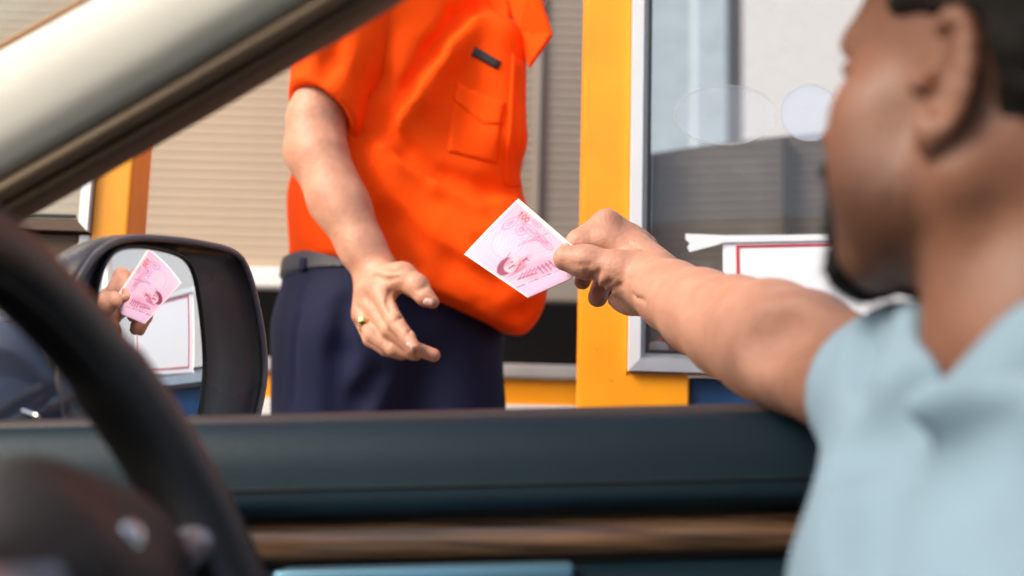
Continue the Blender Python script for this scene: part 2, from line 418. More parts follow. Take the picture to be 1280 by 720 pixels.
# ------------------------------------------------------------------ the driver
def WP(px, py, d): return W(px, py, d)
def chain(pts, k=.008):
    """pts: (px, py, distance, radius measured in photo pixels)"""
    o = []
    for a, b in zip(pts[:-1], pts[1:]):
        o.append(cap(W(*a[:3]), W(*b[:3]), R_(a[3], a[2]), R_(b[3], b[2]), k))
    return o
EAR = W(1182, 97, .60)
al = math.radians(41)
fdir = np.array([-math.sin(al), math.cos(al), .20])
ldir = np.array([-math.cos(al), -math.sin(al), 0])
HC = EAR-ldir*.079
hops, hg, hR = head_ops(HC, fdir)
NECK = W(1302, 440, .645)
D = list(hops)
D += [cap(hg(-.022, 0, -.04), NECK+np.array([.008, 0, 0]), .054, .053, .03), cap(NECK, NECK+np.array([.02, 0, -.10]), .053, .06, .04)]
D += [cap(hg(-.002, .052, -.055), NECK+np.array([-.035, .02, -.035]), .012, .012, .02)]
arm = [(1112, 492, .79, 78), (1042, 461, .87, 73), (1003, 441, .93, 77), (963, 426, 1.0, 75), (918, 410, 1.07, 64), (876, 390, 1.14, 53), (840, 370, 1.20, 43.5), (810, 353, 1.262, 37)]
D += [cap(W(1300, 540, .66), W(1112, 490, .79), .04, .052, .03)]+chain(arm, .012)
HD = []
HD += chain([(818, 350, 1.265, 36), (792, 334, 1.30, 30)], .012)
HD += chain([(818, 350, 1.265, 34), (800, 322, 1.335, 24)], .012)
HD += chain([(812, 332, 1.28, 24), (786, 302, 1.318, 22)], .012)                        # back of the hand, thumb side
HD += chain([(786, 301, 1.318, 20), (758, 281, 1.312, 19.5)], .008)+chain([(758, 281, 1.312, 19.5), (722, 301, 1.302, 13.5), (703, 319, 1.297, 10.5)], .005)
HD += chain([(736, 306, 1.297, 11), (758, 303, 1.300, 17), (790, 318, 1.298, 20)], .014)
HD += chain([(798, 304, 1.345, 19), (766, 284, 1.348, 17), (738, 326, 1.335, 12), (728, 352, 1.318, 10.5)], .006)
HD += chain([(806, 310, 1.37, 18), (778, 292, 1.378, 16), (755, 345, 1.362, 12.5), (747, 372, 1.335, 12.5)], .006)
HD += chain([(812, 320, 1.39, 16), (790, 305, 1.395, 14), (776, 350, 1.38, 11.5), (770, 374, 1.36, 11)], .006)
HD += chain([(808, 352, 1.268, 31), (772, 340, 1.262, 26)], .014)+chain([(772, 340, 1.262, 26), (732, 327, 1.266, 20), (707, 323, 1.272, 16.5)], .010)
HD += chain([(797, 368, 1.285, 22), (776, 374, 1.305, 15)], .012)                        # heel of the palm
HD += chain([(822, 366, 1.262, 22), (788, 379, 1.295, 14)], .014)
D += HD
# creases of the wrist and of the thumb's ball
cr = []
for pts, r in (([(741, 342), (739, 353), (744, 362)], .0026), ([(750, 338), (745, 352), (748, 364)], .0024), ([(764, 352), (754, 359), (750, 368)], .0026),
               ([(776, 356), (764, 362), (757, 368)], .0022), ([(770, 366), (790, 368), (806, 376)], .0012), ([(736, 333), (733, 340), (735, 346)], .001),
               ([(716, 311), (722, 308), (735, 305)], .0012), ([(786, 304), (797, 309), (806, 313)], .0016), ([(770, 345), (786, 348), (800, 352)], .0008),
               ([(716, 330), (726, 332), (738, 330)], .0008)):
    cr += groove(D, pts, r, .0035)
D += cr+groove(D, [(1040, 392), (1000, 402), (962, 414), (935, 428)], [.004, .006, .005, .002], .04)
driver, V = body('person', D, .0023, [M['skin'], M['nail']], bounds=((-1, .3, .6), (.6, 1.6, 1.5)), sm=1)
tag(driver, 'driver in a light blue shirt with a goatee, reaching out with a banknote', 'person')
# pigment: lips, stubble on the jaw, a redder elbow and knuckles; head shade painted in
loc = (V-HC)@hR
jaw = np.clip(1-np.abs(loc[:, 2]+.075)/.045, 0, 1)*np.clip((loc[:, 0]-.0)/.02, 0, 1)*(np.linalg.norm(loc, axis=1) < .16)
jaw *= np.clip((np.abs(loc[:, 1])*0+.09-np.abs(loc[:, 2]+.07))/.05, 0, 1)
n1 = np.sin(V@np.array([310, 190, 230.]))*np.sin(V@np.array([-150, 330, 210.]))
pig = np.ones((len(V), 3)); pig *= (1-.55*np.clip(jaw*1.4, 0, 1)*(.85+.15*n1))[:, None]
fb = np.clip((.26-np.linalg.norm(V-HC-np.array([0, 0, -.05]), axis=1))/.09, 0, 1)[:, None]; pig *= 1-fb*(1-np.array([.42, .36, .32]))  # shade inside the car painted into the head and neck colour
lip = (np.abs(loc[:, 2]+.054) < .013) & (np.abs(loc[:, 1]) < .02) & (loc[:, 0] > .088); pig[lip] *= np.array([.9, .6, .6])
knk = np.linalg.norm(V-W(757, 278, 1.30), axis=1); pig *= 1-np.clip(1-knk/.03, 0, 1)[:, None]*np.array([0, .05, .07])
set_color(driver, pig)
ho = hair_ops(hg, hR)
hair, Vh = body('hair', ho, .0022, M['hair'], driver, sm=0)
tag(hair, 'short black hair faded at the temple')
bo = [sph(hg(.084, 0, -.093), .0215, .01), cap(hg(.078, -.020, -.096), hg(.078, .020, -.096), .016, .016, .01), noise(.0016, 300, 9), noise(.002, 110, 11)]
bo += [cap(hg(.0985, -.024, -.040), hg(.0985, .024, -.040), .0075, .0075, .004)]
for s in (-1, 1): bo += [cap(hg(.096, s*.024, -.042), hg(.086, s*.028, -.080), .006, .008, .006)]
bo += [cap(hg(.101, -.016, -.0545), hg(.101, .016, -.0545), .0075, .0075, .003, 's')]
bo += [pln(hg(.060, 0, 0), hR@np.array([-1., 0, -.1]), .01)]
def bristles(o, V, ops, n, L, lean, seed, r=.00028):
    """short hairs standing on a hair surface, added to the same mesh"""
    rg = np.random.default_rng(seed); P = V[rg.choice(len(V), n)]
    e = 1e-3; g = np.stack([ev(ops, P+np.eye(3)[k]*e)-ev(ops, P-np.eye(3)[k]*e) for k in range(3)], -1); g /= np.linalg.norm(g, axis=1)[:, None]+1e-9
    d = g*.6+lean+rg.normal(size=(n, 3))*.35; d /= np.linalg.norm(d, axis=1)[:, None]
    Ln = (L*rg.uniform(.5, 1.2, n))[:, None]; a = np.cross(d, [.3, .5, .8]); a /= np.linalg.norm(a, axis=1)[:, None]; b = np.cross(d, a)
    base = len(o.data.vertices); off = np.array(wloc(o.parent)) if o.parent else 0
    P = P-g*.001
    Vn = np.concatenate([P+a*r, P-.5*a*r+.87*b*r, P-.5*a*r-.87*b*r, P+d*Ln+lean*Ln*.3])
    me = o.data; vs = [v.co[:] for v in me.vertices]+(Vn-off).tolist(); fs = [list(p.vertices) for p in me.polygons]
    for i in range(n):
        k = [base+i+n*q for q in range(4)]; fs += [(k[0], k[1], k[3]), (k[1], k[2], k[3]), (k[2], k[0], k[3])]
    m2 = bpy.data.meshes.new(o.name); m2.from_pydata(vs, [], fs); m2.materials.append(M['hair']); m2.polygons.foreach_set('use_smooth', np.ones(len(m2.polygons), bool)); o.data = m2
beard, Vb = body('beard', bo, .0022, M['hair'], driver, sm=0)
bristles(beard, Vb, bo, 1400, .007, hR@np.array([.35, 0, -.5]), 3)
bristles(hair, Vh, ho, 7000, .0045, hR@np.array([-.4, 0, -.2]), 4)
for s in (-1, 1):
    e = [hg(.1005, s*.014, .033), hg(.0975, s*.030, .039), hg(.086, s*.048, .034)]
    tube('eyebrow', spline(e, 10), [.002, .0035, .004, .0042, .004, .004, .0035, .003, .0025, .0015], M['hair'], driver, 8)
# shirt
S = []
Lsh = W(1520, 760, .47)
S += [ell(W(1308, 890, .64), (.128, .19, .165), None, .04)]
S += [cap(W(1125, 492, .775), W(1230, 560, .67), .056, .058, .05), cap(W(1230, 560, .67), Lsh, .058, .062, .05)]
S += chain([(1135, 492, .77, 96), (1085, 476, .83, 93), (1015, 452, .895, 86)], .02)
S += [cap(Lsh, W(1560, 900, .46), .062, .055, .04)]
S += chain([(1165, 570, .73, 86), (1146, 725, .67, 126)], .05)
S += chain([(1118, 418, .735, 34), (1160, 412, .69, 34)], .03)                           # collar wing
a0 = W(1118, 490, .797); ax = W(985, 432, .965)-W(1085, 476, .83); ax /= np.linalg.norm(ax)
S += [noise(.0042, 34, 3, (1, 1, .7))]
def gv(pts, r, k=.03): return groove(S, pts, r, k)
fold = gv([(1275, 545), (1215, 560), (1150, 600), (1105, 665)], [.006, .012, .012, .004], .04)+gv([(1290, 625), (1225, 655), (1170, 720)], [.009, .013, .008], .04)
fold += gv([(1088, 400), (1080, 440), (1068, 490)], [.009, .010, .003], .02)+gv([(1062, 560), (1080, 620), (1072, 700)], [.006, .011, .008])
fold += gv([(1190, 470), (1140, 500), (1110, 545)], [.002, .005, .002])+gv([(1060, 545), (1100, 530), (1150, 470)], [.008, .011, .005])
fold += gv([(1215, 690), (1150, 640), (1120, 560)], [.003, .006, .003])
ridge = groove(S, [(1250, 500), (1190, 520), (1135, 570), (1095, 630)], [.006, .010, .010, .004], .03, -.002, 'u')
ridge += groove(S, [(1290, 590), (1220, 615), (1160, 680)], [.006, .010, .006], .03, -.002, 'u')
S += ridge+fold
# the sleeve ends in a hem; everything past it is cut off, but only near the arm
S.append(('i', 'p', a0, ax, None, None, .006))
S += [cap(a0-ax*.05, a0+ax*.05, R_(83, .797), R_(93, .797), .004, 's')]
S += [cap(NECK+np.array([.004, 0, .04]), NECK+np.array([.004, 0, -.02]), .066, .062, .01, 's')]
shirt, Vs = body('shirt', S, .0042, M['blue_shirt'], driver, sm=2, bounds=((-.2, .3, .62), (.55, 1.1, 1.3)))
# the collar stands round the neck and falls open in two wings
cx = NECK+np.array([.006, 0, 0])
th = np.linspace(math.radians(200), math.radians(520), 40)
ringsC = []
for t in th:
    e = min(1, min(t-th[0], th[-1]-t)/.5)
    dr = np.array([math.cos(t), math.sin(t), 0])
    front = max(0, -math.cos(t))
    zt = .012+.012*e-.035*front**2
    pts = [(.060, zt-.03), (.0625, zt), (.066, zt+.006), (.071, zt), (.082+.02*front*e, zt-.035-.012*front), (.0785+.02*front*e, zt-.037-.012*front), (.066, zt-.008), (.062, zt-.03)]
    ringsC.append([cx+dr*r+np.array([0, 0, z]) for r, z in pts])
collar = loft('collar', ringsC, M['blue_shirt'], shirt)
cw = [W(*p) for p in ((1086, 420, .735), (1094, 396, .72), (1120, 381, .70), (1165, 369, .675), (1197, 412, .645), (1184, 446, .632), (1150, 476, .642), (1106, 476, .69))]
slab('collar', cw, (.008, .014, -.006), M['blue_shirt'], shirt, .004)
# lap and legs on the seat
T = [cap(np.array([.27, .72, .60]), np.array([-.12, .74, .63]), .085, .068, .03), cap(np.array([.27, .52, .60]), np.array([-.12, .50, .63]), .085, .068, .03),
     cap(np.array([.28, .55, .60]), np.array([.28, .70, .60]), .11, .11, .05), cap(np.array([-.12, .74, .63]), np.array([-.32, .74, .30]), .062, .05, .03), cap(np.array([-.12, .50, .63]), np.array([-.32, .52, .30]), .062, .05, .03), noise(.003, 40, 8)]
body('trousers', T, .008, M['navy'], driver)

# ------------------------------------------------------------------ the toll attendant
fa = np.array([.89, -.46, 0]); wa = np.array([.46, .89, 0])
RA = np.stack([fa, wa, np.array([0, 0, 1])], 1)
Rsh = W(452, 2, 1.73); Lsa = W(612, -5, 2.03); NKa = W(640, -30, 1.83)
A = []
ahead, ag, aR = head_ops(NKa+np.array([.05, -.03, .20]), np.array([.62, -.78, -.25]))
A += ahead
A += [cap(NKa+np.array([.03, -.015, .14]), NKa, .055, .058, .03), cap(NKa, W(575, 40, 1.87), .06, .09, .04), cap(Rsh, Lsa, .05, .05, .05)]
uarm = [(448, 10, 1.735, 42), (397, 148, 1.70, 36), (394, 188, 1.69, 36.5), (420, 250, 1.665, 32.5), (452, 310, 1.645, 26), (470, 340, 1.635, 25)]
A += chain(uarm, .02)+chain([(404, 195, 1.668, 24), (434, 262, 1.65, 20), (458, 315, 1.635, 13)], .03)
A += [cap(Lsa, Lsa+np.array([.02, .06, -.28]), .05, .045, .02), cap(Lsa+np.array([.02, .06, -.28]), Lsa+np.array([.0, .02, -.50]), .042, .03, .02), sph(Lsa+np.array([0, .01, -.55]), .035, .03)]
def zz(x, y, d, r): return (420+x/4.233, 300+y/4.233, d, r/4.233)
A += chain([zz(215, 175, 1.635, 112), zz(190, 270, 1.62, 82)], .014)+chain([zz(215, 250, 1.615, 60), zz(245, 300, 1.60, 50)], .012)
A += chain([zz(215, 190, 1.64, 100), zz(150, 360, 1.625, 58)], .012)+chain([zz(200, 200, 1.65, 90), zz(132, 400, 1.635, 50)], .012)
A += chain([zz(240, 290, 1.595, 52), zz(312, 430, 1.565, 46), zz(378, 515, 1.55, 40), zz(418, 572, 1.54, 33)], .004)
A += chain([zz(175, 330, 1.615, 52), zz(280, 475, 1.58, 44), zz(410, 570, 1.57, 38), zz(518, 610, 1.565, 36)], .004)
A += chain([zz(138, 375, 1.625, 50), zz(190, 500, 1.595, 42), zz(300, 580, 1.583, 35), zz(425, 612, 1.58, 30)], .004)
A += chain([zz(140, 430, 1.64, 42), zz(178, 530, 1.625, 34), zz(262, 585, 1.615, 29), zz(350, 612, 1.61, 26)], .004)
A += chain([zz(255, 200, 1.61, 78), zz(350, 195, 1.59, 70), zz(430, 245, 1.578, 62)], .014)+chain([zz(430, 245, 1.578, 62), zz(470, 300, 1.57, 46), zz(512, 328, 1.565, 36)], .008)
A += chain([zz(300, 210, 1.60, 50), zz(270, 290, 1.60, 42)], .012)
acr = []
for pts, r in (([(470, 345), (484, 350), (497, 347)], .0022), ([(477, 338), (492, 340), (505, 336)], .0015), ([(524, 363), (530, 360), (534, 356)], .0014), ([(452, 362), (462, 378), (472, 392)], .0014),
               ([(495, 402), (500, 398), (505, 396)], .0012), ([(507, 420), (512, 415), (517, 414)], .0011), ([(447, 383), (455, 396), (462, 408)], .0013), ([(488, 365), (484, 378), (488, 388)], .003)):
    acr += groove(A, pts, r, .004)
A += acr
att, Va = body('person', A, .0026, [M['skin2'], M['nail']], bounds=((-.6, 1.4, .8), (.5, 2.4, 1.9)))
tag(att, 'toll attendant in an orange uniform shirt and navy trousers holding out an open hand', 'person')
pa = np.ones((len(Va), 3))
for q, s in ((zz(240, 290, 1.595, 1), .02), (zz(175, 330, 1.615, 1), .02), (zz(138, 375, 1.625, 1), .02), (zz(518, 610, 1.565, 1), .018), (zz(512, 328, 1.565, 1), .018), (zz(418, 572, 1.54, 1), .016)):
    pa *= 1-np.clip(1-np.linalg.norm(Va-W(*q[:3]), axis=1)/s, 0, 1)[:, None]*np.array([.02, .16, .18])
al_ = (Va-(NKa+np.array([.05, -.03, .20])))@aR
pa[np.linalg.norm(al_, axis=1) < .15] *= .8
set_color(att, pa)
hair2, _ = body('hair', hair_ops(ag, aR, .012), .004, M['hair'], att, sm=0)
def nail(c, d, nrm, L, wd):
    """a fingernail: a small curved plate"""
    d = d/np.linalg.norm(d); nrm = nrm-d*(nrm@d); nrm /= np.linalg.norm(nrm); s = np.cross(d, nrm)
    Vn = []; nu, nv = 7, 7
    for lay in (0, -.0012):
        for i in range(nu):
            for j in range(nv):
                u, v = i/(nu-1)*2-1, j/(nv-1)*2-1
                w_ = wd*math.sqrt(max(.15, 1-.75*max(0, abs(u)-.35)**2*2.2))
                Vn.append(c+d*u*L+s*v*w_+nrm*(lay-.35*wd*v*v))
    Fc = grid_faces(nu, nv)+[f[::-1] for f in grid_faces(nu, nv, nu*nv)]
    loop = [(i, 0) for i in range(nu)]+[(nu-1, j) for j in range(1, nv)]+[(i, nv-1) for i in range(nu-2, -1, -1)]+[(0, j) for j in range(nv-2, 0, -1)]
    ids = [i*nv+j for i, j in loop]
    for a, b in zip(ids, ids[1:]+ids[:1]): Fc.append((a, a+nu*nv, b+nu*nv, b))
    return Vn, Fc
for p0, p1 in (((508.5, 430.5), (517, 437)), ((530, 377), (541, 380))):
    P, v = trace(A, [p0[0], p1[0], (p0[0]+p1[0])/2, (p0[0]+p1[0])/2+3, (p0[0]+p1[0])/2-3], [p0[1], p1[1], (p0[1]+p1[1])/2, (p0[1]+p1[1])/2-4, (p0[1]+p1[1])/2+4], .9, 2)
    nr = np.cross(P[1]-P[0], P[3]-P[4]); nr *= -np.sign(nr@v[2])
    nr /= np.linalg.norm(nr)
    Vn, Fn = nail(P[2]+nr*.0010, P[1]-P[0], nr, .0065, .0052)
    mk('fingernail', Vn, Fn, M['nail'], att)
# signet ring
rc_ = W(*zz(160, 440, 1.608, 1)[:3]); rd = W(*zz(190, 500, 1.595, 1)[:3])-W(*zz(138, 375, 1.625, 1)[:3]); rd /= np.linalg.norm(rd)
rc_ = W(*zz(138, 375, 1.625, 1)[:3])*.36+W(*zz(190, 500, 1.595, 1)[:3])*.64
an = np.linspace(0, 2*np.pi, 40, endpoint=False)
s1 = np.cross(rd, [0, 0, 1]); s1 /= np.linalg.norm(s1); s2 = np.cross(rd, s1)
ring = tube('ring', [rc_+.0116*(math.cos(t)*s1+math.sin(t)*s2) for t in an], .0017, M['gold'], att, 10, True)
vw = CAM-rc_; vw /= np.linalg.norm(vw); vw = vw+np.array([-.35, 0, .1]); vw -= rd*(vw@rd); vw /= np.linalg.norm(vw)
c0 = rc_+vw*.0125
bm = bmesh.new(); bmesh.ops.create_uvsphere(bm, u_segments=20, v_segments=12, radius=1)
bmesh.ops.scale(bm, vec=(.0072, .0036, .0066), verts=bm.verts[:]); bmesh.ops.translate(bm, vec=Vector(c0), verts=bm.verts[:])
frombm('signet', bm, M['gold'], ring, True)
# shirt
B = []
B += [ell(W(540, 95, 1.86), (.135, .195, .235), RA, .04)]
B += [ell(W(512, 245, 1.87), (.158, .190, .22), RA, .06)]
B += [cap(W(452, -5, 1.74), W(600, -25, 2.0), .068, .062, .06), cap(W(455, 0, 1.74), W(585, -30, 1.80), .065, .055, .05)]
B += chain([(585, 250, 1.80, 68), (607, 330, 1.775, 66), (630, 376, 1.77, 46)], .06)
B += chain([(440, 255, 1.86, 78), (440, 330, 1.88, 78)], .05)
B += chain([(540, 330, 1.80, 80), (600, 360, 1.80, 56)], .06)
B += chain([(620, 60, 1.76, 38), (628, 170, 1.755, 32)], .05)
SLV = chain([(452, 8, 1.735, 78), (425, 78, 1.715, 58), (405, 140, 1.698, 47), (392, 185, 1.688, 43)], .03)
B += SLV
B += [noise(.0022, 26, 13)]
def ga(pts, r, k=.02): return groove(B, pts, r, k)
fa_ = ga([(598, 8), (572, 22), (542, 62), (508, 112), (478, 150), (450, 178)], [.004, .007, .008, .008, .009, .011], .022)
fa_ += ga([(482, 40), (474, 95), (470, 135)], [.003, .007, .004], .03)+ga([(478, 160), (510, 190), (545, 215)], [.006, .006, .002], .02)+ga([(452, 190), (482, 270), (520, 330)], [.004, .007, .003], .03)
fa_ += ga([(560, 220), (610, 235), (640, 238)], [.003, .006, .004], .025)+ga([(500, 280), (560, 330), (620, 355)], [.003, .005, .003], .03)+ga([(640, 395), (655, 392), (668, 380)], [.003, .004, .003], .02)
fa_ += ga([(650, 92), (647, 160), (640, 236)], [.0025, .003, .003], .008)+ga([(420, 60), (405, 95), (385, 115)], [.002, .005, .002], .03)
fb_ = groove(B, [(590, 30), (556, 66), (520, 118), (486, 160)], [.003, .005, .005, .003], .04, -.001, 'u')
fb_ += groove(B, [(500, 200), (545, 235), (600, 262)], [.002, .005, .002], .02, -.001, 'u')+groove(B, [(470, 300), (520, 350), (580, 375)], [.002, .006, .002], .02, -.001, 'u')
fa_ += ga([(600, 300), (625, 330), (645, 350)], [.002, .004, .002], .02)+ga([(395, 262), (420, 290), (436, 318)], [.003, .006, .004], .03)
B += fb_+fa_
# sleeve end: an open hem round the arm
s0 = W(402, 143, 1.695); sx = W(392, 188, 1.672)-W(425, 78, 1.715); sx /= np.linalg.norm(sx); sx = sx+np.array([-.42, -.25, .0]); sx /= np.linalg.norm(sx)
# shirt tail: straight at the back, sagging to the front
zt1 = W(400, 338, 1.87); zt2 = W(500, 362, 1.80); zt3 = W(655, 424, 1.78)
n1_ = np.array([0, 0, -1.]); dl = zt3-zt2; n2_ = np.array([dl[2], 0, -dl[0]]); n2_ /= np.linalg.norm(n2_); n2_ *= -np.sign(n2_[2])
n2_ = n2_ if n2_[2] < 0 else -n2_
B.append(('i', 'p2', (zt1, zt2), (n1_, n2_), None, None, .012))
# cut below the sleeve's end only in the arm's own corridor
cutc = s0+sx*.16
body_noslv = [o for o in B if not any(o is q for q in SLV)]
tor, Vt = body('shirt', body_noslv, .0045, M['orange'], att, sm=2)
slv = SLV+[noise(.002, 26, 13), cap(W(470, 20, 1.76), W(455, 60, 1.76), .05, .05, .03)]
slv += [('i', 'p', s0, sx, None, None, .004), cap(s0-sx*.06, s0+sx*.06, R_(41, 1.7), R_(45, 1.7), .003, 's')]
slv += groove(slv[:4], [(424, 50), (414, 74), (407, 92)], [.002, .004, .001], .03)
sleeve, _ = body('sleeve', slv, .004, M['orange'], tor, sm=2)
# chest pocket with its flap, and the dark name strip above it
patch('pocket', B, [(566, 126), (627, 150), (622, 205), (560, 190)], M['orange'], tor, 18, 18, .0035, .004)
def flapfn(u, v):
    top = np.array([572, 104.])[None, None]*(1-u)[..., None]+np.array([632, 128.])[None, None]*u[..., None]
    dep = 22+16*(1-np.abs(u-.62)/.62).clip(0, 1)
    return top+v[..., None]*np.stack([-5+0*u, dep], -1)
patch('pocket_flap', B, [(0, 0)]*4, M['orange'], tor, 18, 12, .0065, .003, flapfn)
patch('name_strip', B, [(594, 58), (627, 77), (622, 87.5), (589, 69.5)], M['black_tag'], tor, 12, 6, .004, .003)
patch('placket', B, [(640, 66), (655, 80), (650, 235), (630, 232)], M['orange'], tor, 8, 30, .004, .004)
# collar: a band round the neck with two pointed wings
def wing(name, pts, t):
    P3 = [W(*p) for p in pts]
    return slab(name, P3, t, M['orange'], tor, .0015)
wing('collar', [(618, -40, 1.775), (664, -36, 1.70), (689, 42, 1.715), (660, 84, 1.735), (648, 40, 1.745), (632, -5, 1.76)], (.004, .008, 0))
wing('collar', [(560, -60, 1.77), (622, -40, 1.765), (636, 10, 1.752), (634, 62, 1.735), (604, 14, 1.755), (572, -30, 1.765)], (.004, .008, 0))
# trousers, belt, shoes
HIP = W(487, 420, 1.90)
PT = [ell(W(487, 415, 1.90), (.150, .178, .17), RA, .05)]
kn1 = np.array([HIP[0]-.045, HIP[1]-.085, .80]); kn2 = np.array([HIP[0]+.06, HIP[1]+.08, .80])
PT += [cap(W(445, 430, 1.82), kn1, .105, .082, .05), cap(W(540, 430, 1.90), kn2, .105, .082, .05), cap(kn1, kn1+np.array([-.02, 0, -.42]), .080, .062, .03), cap(kn2, kn2+np.array([-.02, 0, -.42]), .080, .062, .03)]
PT += [cap(W(440, 340, 1.88), W(540, 360, 1.87), .105, .1, .05), cap(W(395, 420, 1.87), W(400, 520, 1.85), R_(50, 1.86), R_(56, 1.85), .05), cap(W(570, 430, 1.83), W(575, 540, 1.83), R_(56, 1.83), R_(56, 1.83), .05), noise(.003, 24, 21)]
PT += groove(PT, [(432, 380), (425, 440), (418, 520)], [.002, .007, .009], .03)+groove(PT, [(385, 345), (372, 400), (366, 500)], [.002, .003, .003], .01)+groove(PT, [(470, 470), (450, 500), (430, 540)], [.003, .006, .004], .03)
PT += [pln(W(400, 338, 1.87), (0, 0, 1), .006)]
trs, _ = body('trousers', PT, .006, M['navy'], att, sm=2)
BT = [ell(W(487, 350, 1.90), (.158, .186, .30), RA), cap(W(440, 335, 1.88), W(540, 352, 1.87), .108, .104, .05), pln(W(400, 322, 1.87), (0, 0, 1), .003), pln(W(400, 345, 1.87), (0, 0, -1), .003)]
PTc = [o for o in PT if o[0] == 'u' and o[1] in 'ce']
BT = [(o[:4]+(o[4]+.004, o[5]+.004, o[6]) if o[1] == 'c' else o[:3]+(o[3]+.004,)+o[4:]) for o in PTc]+[pln(W(400, 325, 1.87), (0, 0, 1), .003), pln(W(400, 352, 1.87), (0, 0, -1), .003)]
belt, _ = body('belt', BT, .005, M['belt'], trs)
for x in (378,):
    patch('belt_loop', BT, [(x-4, 322), (x+5, 322), (x+4, 351), (x-5, 351)], M['navy'], trs, 6, 10, .005, .003)
for kx in (kn1, kn2):
    a = kx+np.array([-.02, 0, -.50])
    body('shoe', [cap(np.array([a[0]-.04, a[1]+.01, .345]), np.array([a[0]+.14, a[1]-.06, .335]), .045, .035, .03), pln((0, 0, .30), (0, 0, -1), .004), cap(a+np.array([0, 0, .05]), np.array([a[0], a[1], .36]), .05, .045, .03)], .008, M['shoe'], att)
# ------------------------------------------------------------------ the banknote
NU, NV = 210, 150
u, v = np.meshgrid(np.linspace(0, 1, NU), np.linspace(0, 1, NV), indexing='ij')
qa, qb, qc, qd = map(lambda t: np.array(t, float), ((648, 248), (580, 318), (690, 393), (730, 319)))
Pp = ((1-u)*(1-v))[..., None]*qa+(u*(1-v))[..., None]*qd+(u*v)[..., None]*qc+((1-u)*v)[..., None]*qb
sag = np.sin(np.pi*v)*(-3.0)*np.clip(1-u*1.6, 0, 1)
Pp = Pp+sag[..., None]*np.array([-.0, .4])
l0 = np.array([660, 373.]); ld = np.array([52, -23.])/math.hypot(52, 23); ln = np.array([-ld[1], ld[0]])   # the crease where the note is folded under
sd = (Pp-l0)@ln
Q2 = np.where((sd > 0)[..., None], Pp-2*sd[..., None]*ln*.94, Pp)
dd = 1.288+np.clip((716-Q2[..., 0])/146, -.2, 1.1)*.056+.004*np.sin(np.pi*v)*(1-u)
dd = dd+np.where(sd > 0, .0035+.0009*np.sqrt(np.maximum(sd, 0)), .0009*np.exp(sd/2.2))
Vf = W(Q2[..., 0], Q2[..., 1], dd).reshape(-1, 3)
# the print, drawn in the note's own coordinates (zz units: 5.14 per unit of the outline above)
ZX = (Pp[..., 0]-570)*5.14; ZY = (Pp[..., 1]-240)*5.14
Cn = np.empty((NU, NV, 3)); Cn[:] = srgb(238, 200, 218)
def blend(m, c, a=1.):
    m = np.clip(m, 0, 1)[..., None]*a
    Cn[:] = Cn*(1-m)+np.array(srgb(*c))*m
def ss(x, w=6.): return np.clip(.5-x/w, 0, 1)
def seg(ax_, ay, bx, by, r, c, a=1., w=6.):
    t = np.clip(((ZX-ax_)*(bx-ax_)+(ZY-ay)*(by-ay))/((bx-ax_)**2+(by-ay)**2), 0, 1)
    blend(ss(np.hypot(ZX-ax_-t*(bx-ax_), ZY-ay-t*(by-ay))-r, w), c, a)
def elp(cx, cy, rx, ry, ang, c, a=1., w=8., ring=None):
    ca, sa = math.cos(math.radians(ang)), math.sin(math.radians(ang)); X = (ZX-cx)*ca+(ZY-cy)*sa; Y = -(ZX-cx)*sa+(ZY-cy)*ca
    q = (np.sqrt((X/rx)**2+(Y/ry)**2)-1)*min(rx, ry)
    blend(ss(np.abs(q)-ring if ring else q, w), c, a)
blend(ss(ZX-130, 200), (242, 224, 236), .8)
elp(275, 335, 70, 60, 0, (250, 226, 196), .55, 90); elp(320, 310, 130, 120, 0, (236, 214, 240), .5, 90)
# fine guilloche
gl = .5+.5*np.sin(ZX*.16+4*np.sin(ZY*.03))*np.sin(ZY*.19+4*np.sin(ZX*.027)); blend(gl, (226, 176, 204), .22)
gl2 = (np.abs(np.sin((ZX+ZY)*.085+3*np.sin((ZX-ZY)*.02))) < .18)*1.; blend(gl2*ss(250-ZX, 200), (214, 140, 178), .35)
# rosettes and scrolls above the portrait
for cx_, cy_, rx, ry, ang in ((480, 250, 60, 26, 40), (545, 300, 46, 20, 40), (420, 240, 34, 40, 20), (585, 345, 40, 18, 35), (520, 205, 30, 16, 40), (350, 200, 60, 24, -35)):
    elp(cx_, cy_, rx, ry, ang, (210, 130, 172), .55, 7, 3.2); elp(cx_, cy_, rx*.55, ry*.5, ang, (205, 120, 165), .4, 7)
for a_ in range(7): seg(430+a_*22, 330-a_*6, 470+a_*24, 290+a_*8, 2.4, (196, 104, 152), .5)
seg(400, 345, 590, 265, 3.5, (168, 120, 160), .55); elp(330, 330, 105, 88, -30, (196, 168, 206), .5, 8, 3.); seg(415, 225, 445, 255, 3, (180, 120, 165), .5)
# numeral 100 in an oval, reading up along the end of the note
elp(437, 160, 42, 34, 40, (238, 178, 190), .85)
def num(ch, cx_, cy_, s):
    e = np.array([.74, .67]); n_ = np.array([-.67, .74])
    def T(x, y): p = np.array([cx_, cy_])+e*x*s+n_*y*s; return p
    if ch == '1': a, b = T(0, -1), T(0, 1); seg(*a, *b, 3.2, (206, 74, 110), .95, 4); a, b = T(-.45, -.6), T(0, -1); seg(*a, *b, 2.6, (206, 74, 110), .95, 4)
    else:
        X = ((ZX-cx_)*e[0]+(ZY-cy_)*e[1])/s; Y = ((ZX-cx_)*n_[0]+(ZY-cy_)*n_[1])/s
        q = (np.sqrt((X/.55)**2+Y**2)-1)*s*.6; blend(ss(np.abs(q)-2.6, 4), (206, 74, 110), .95)
num('1', 417, 143, 17); num('0', 437, 161, 17); num('0', 457, 179, 17)
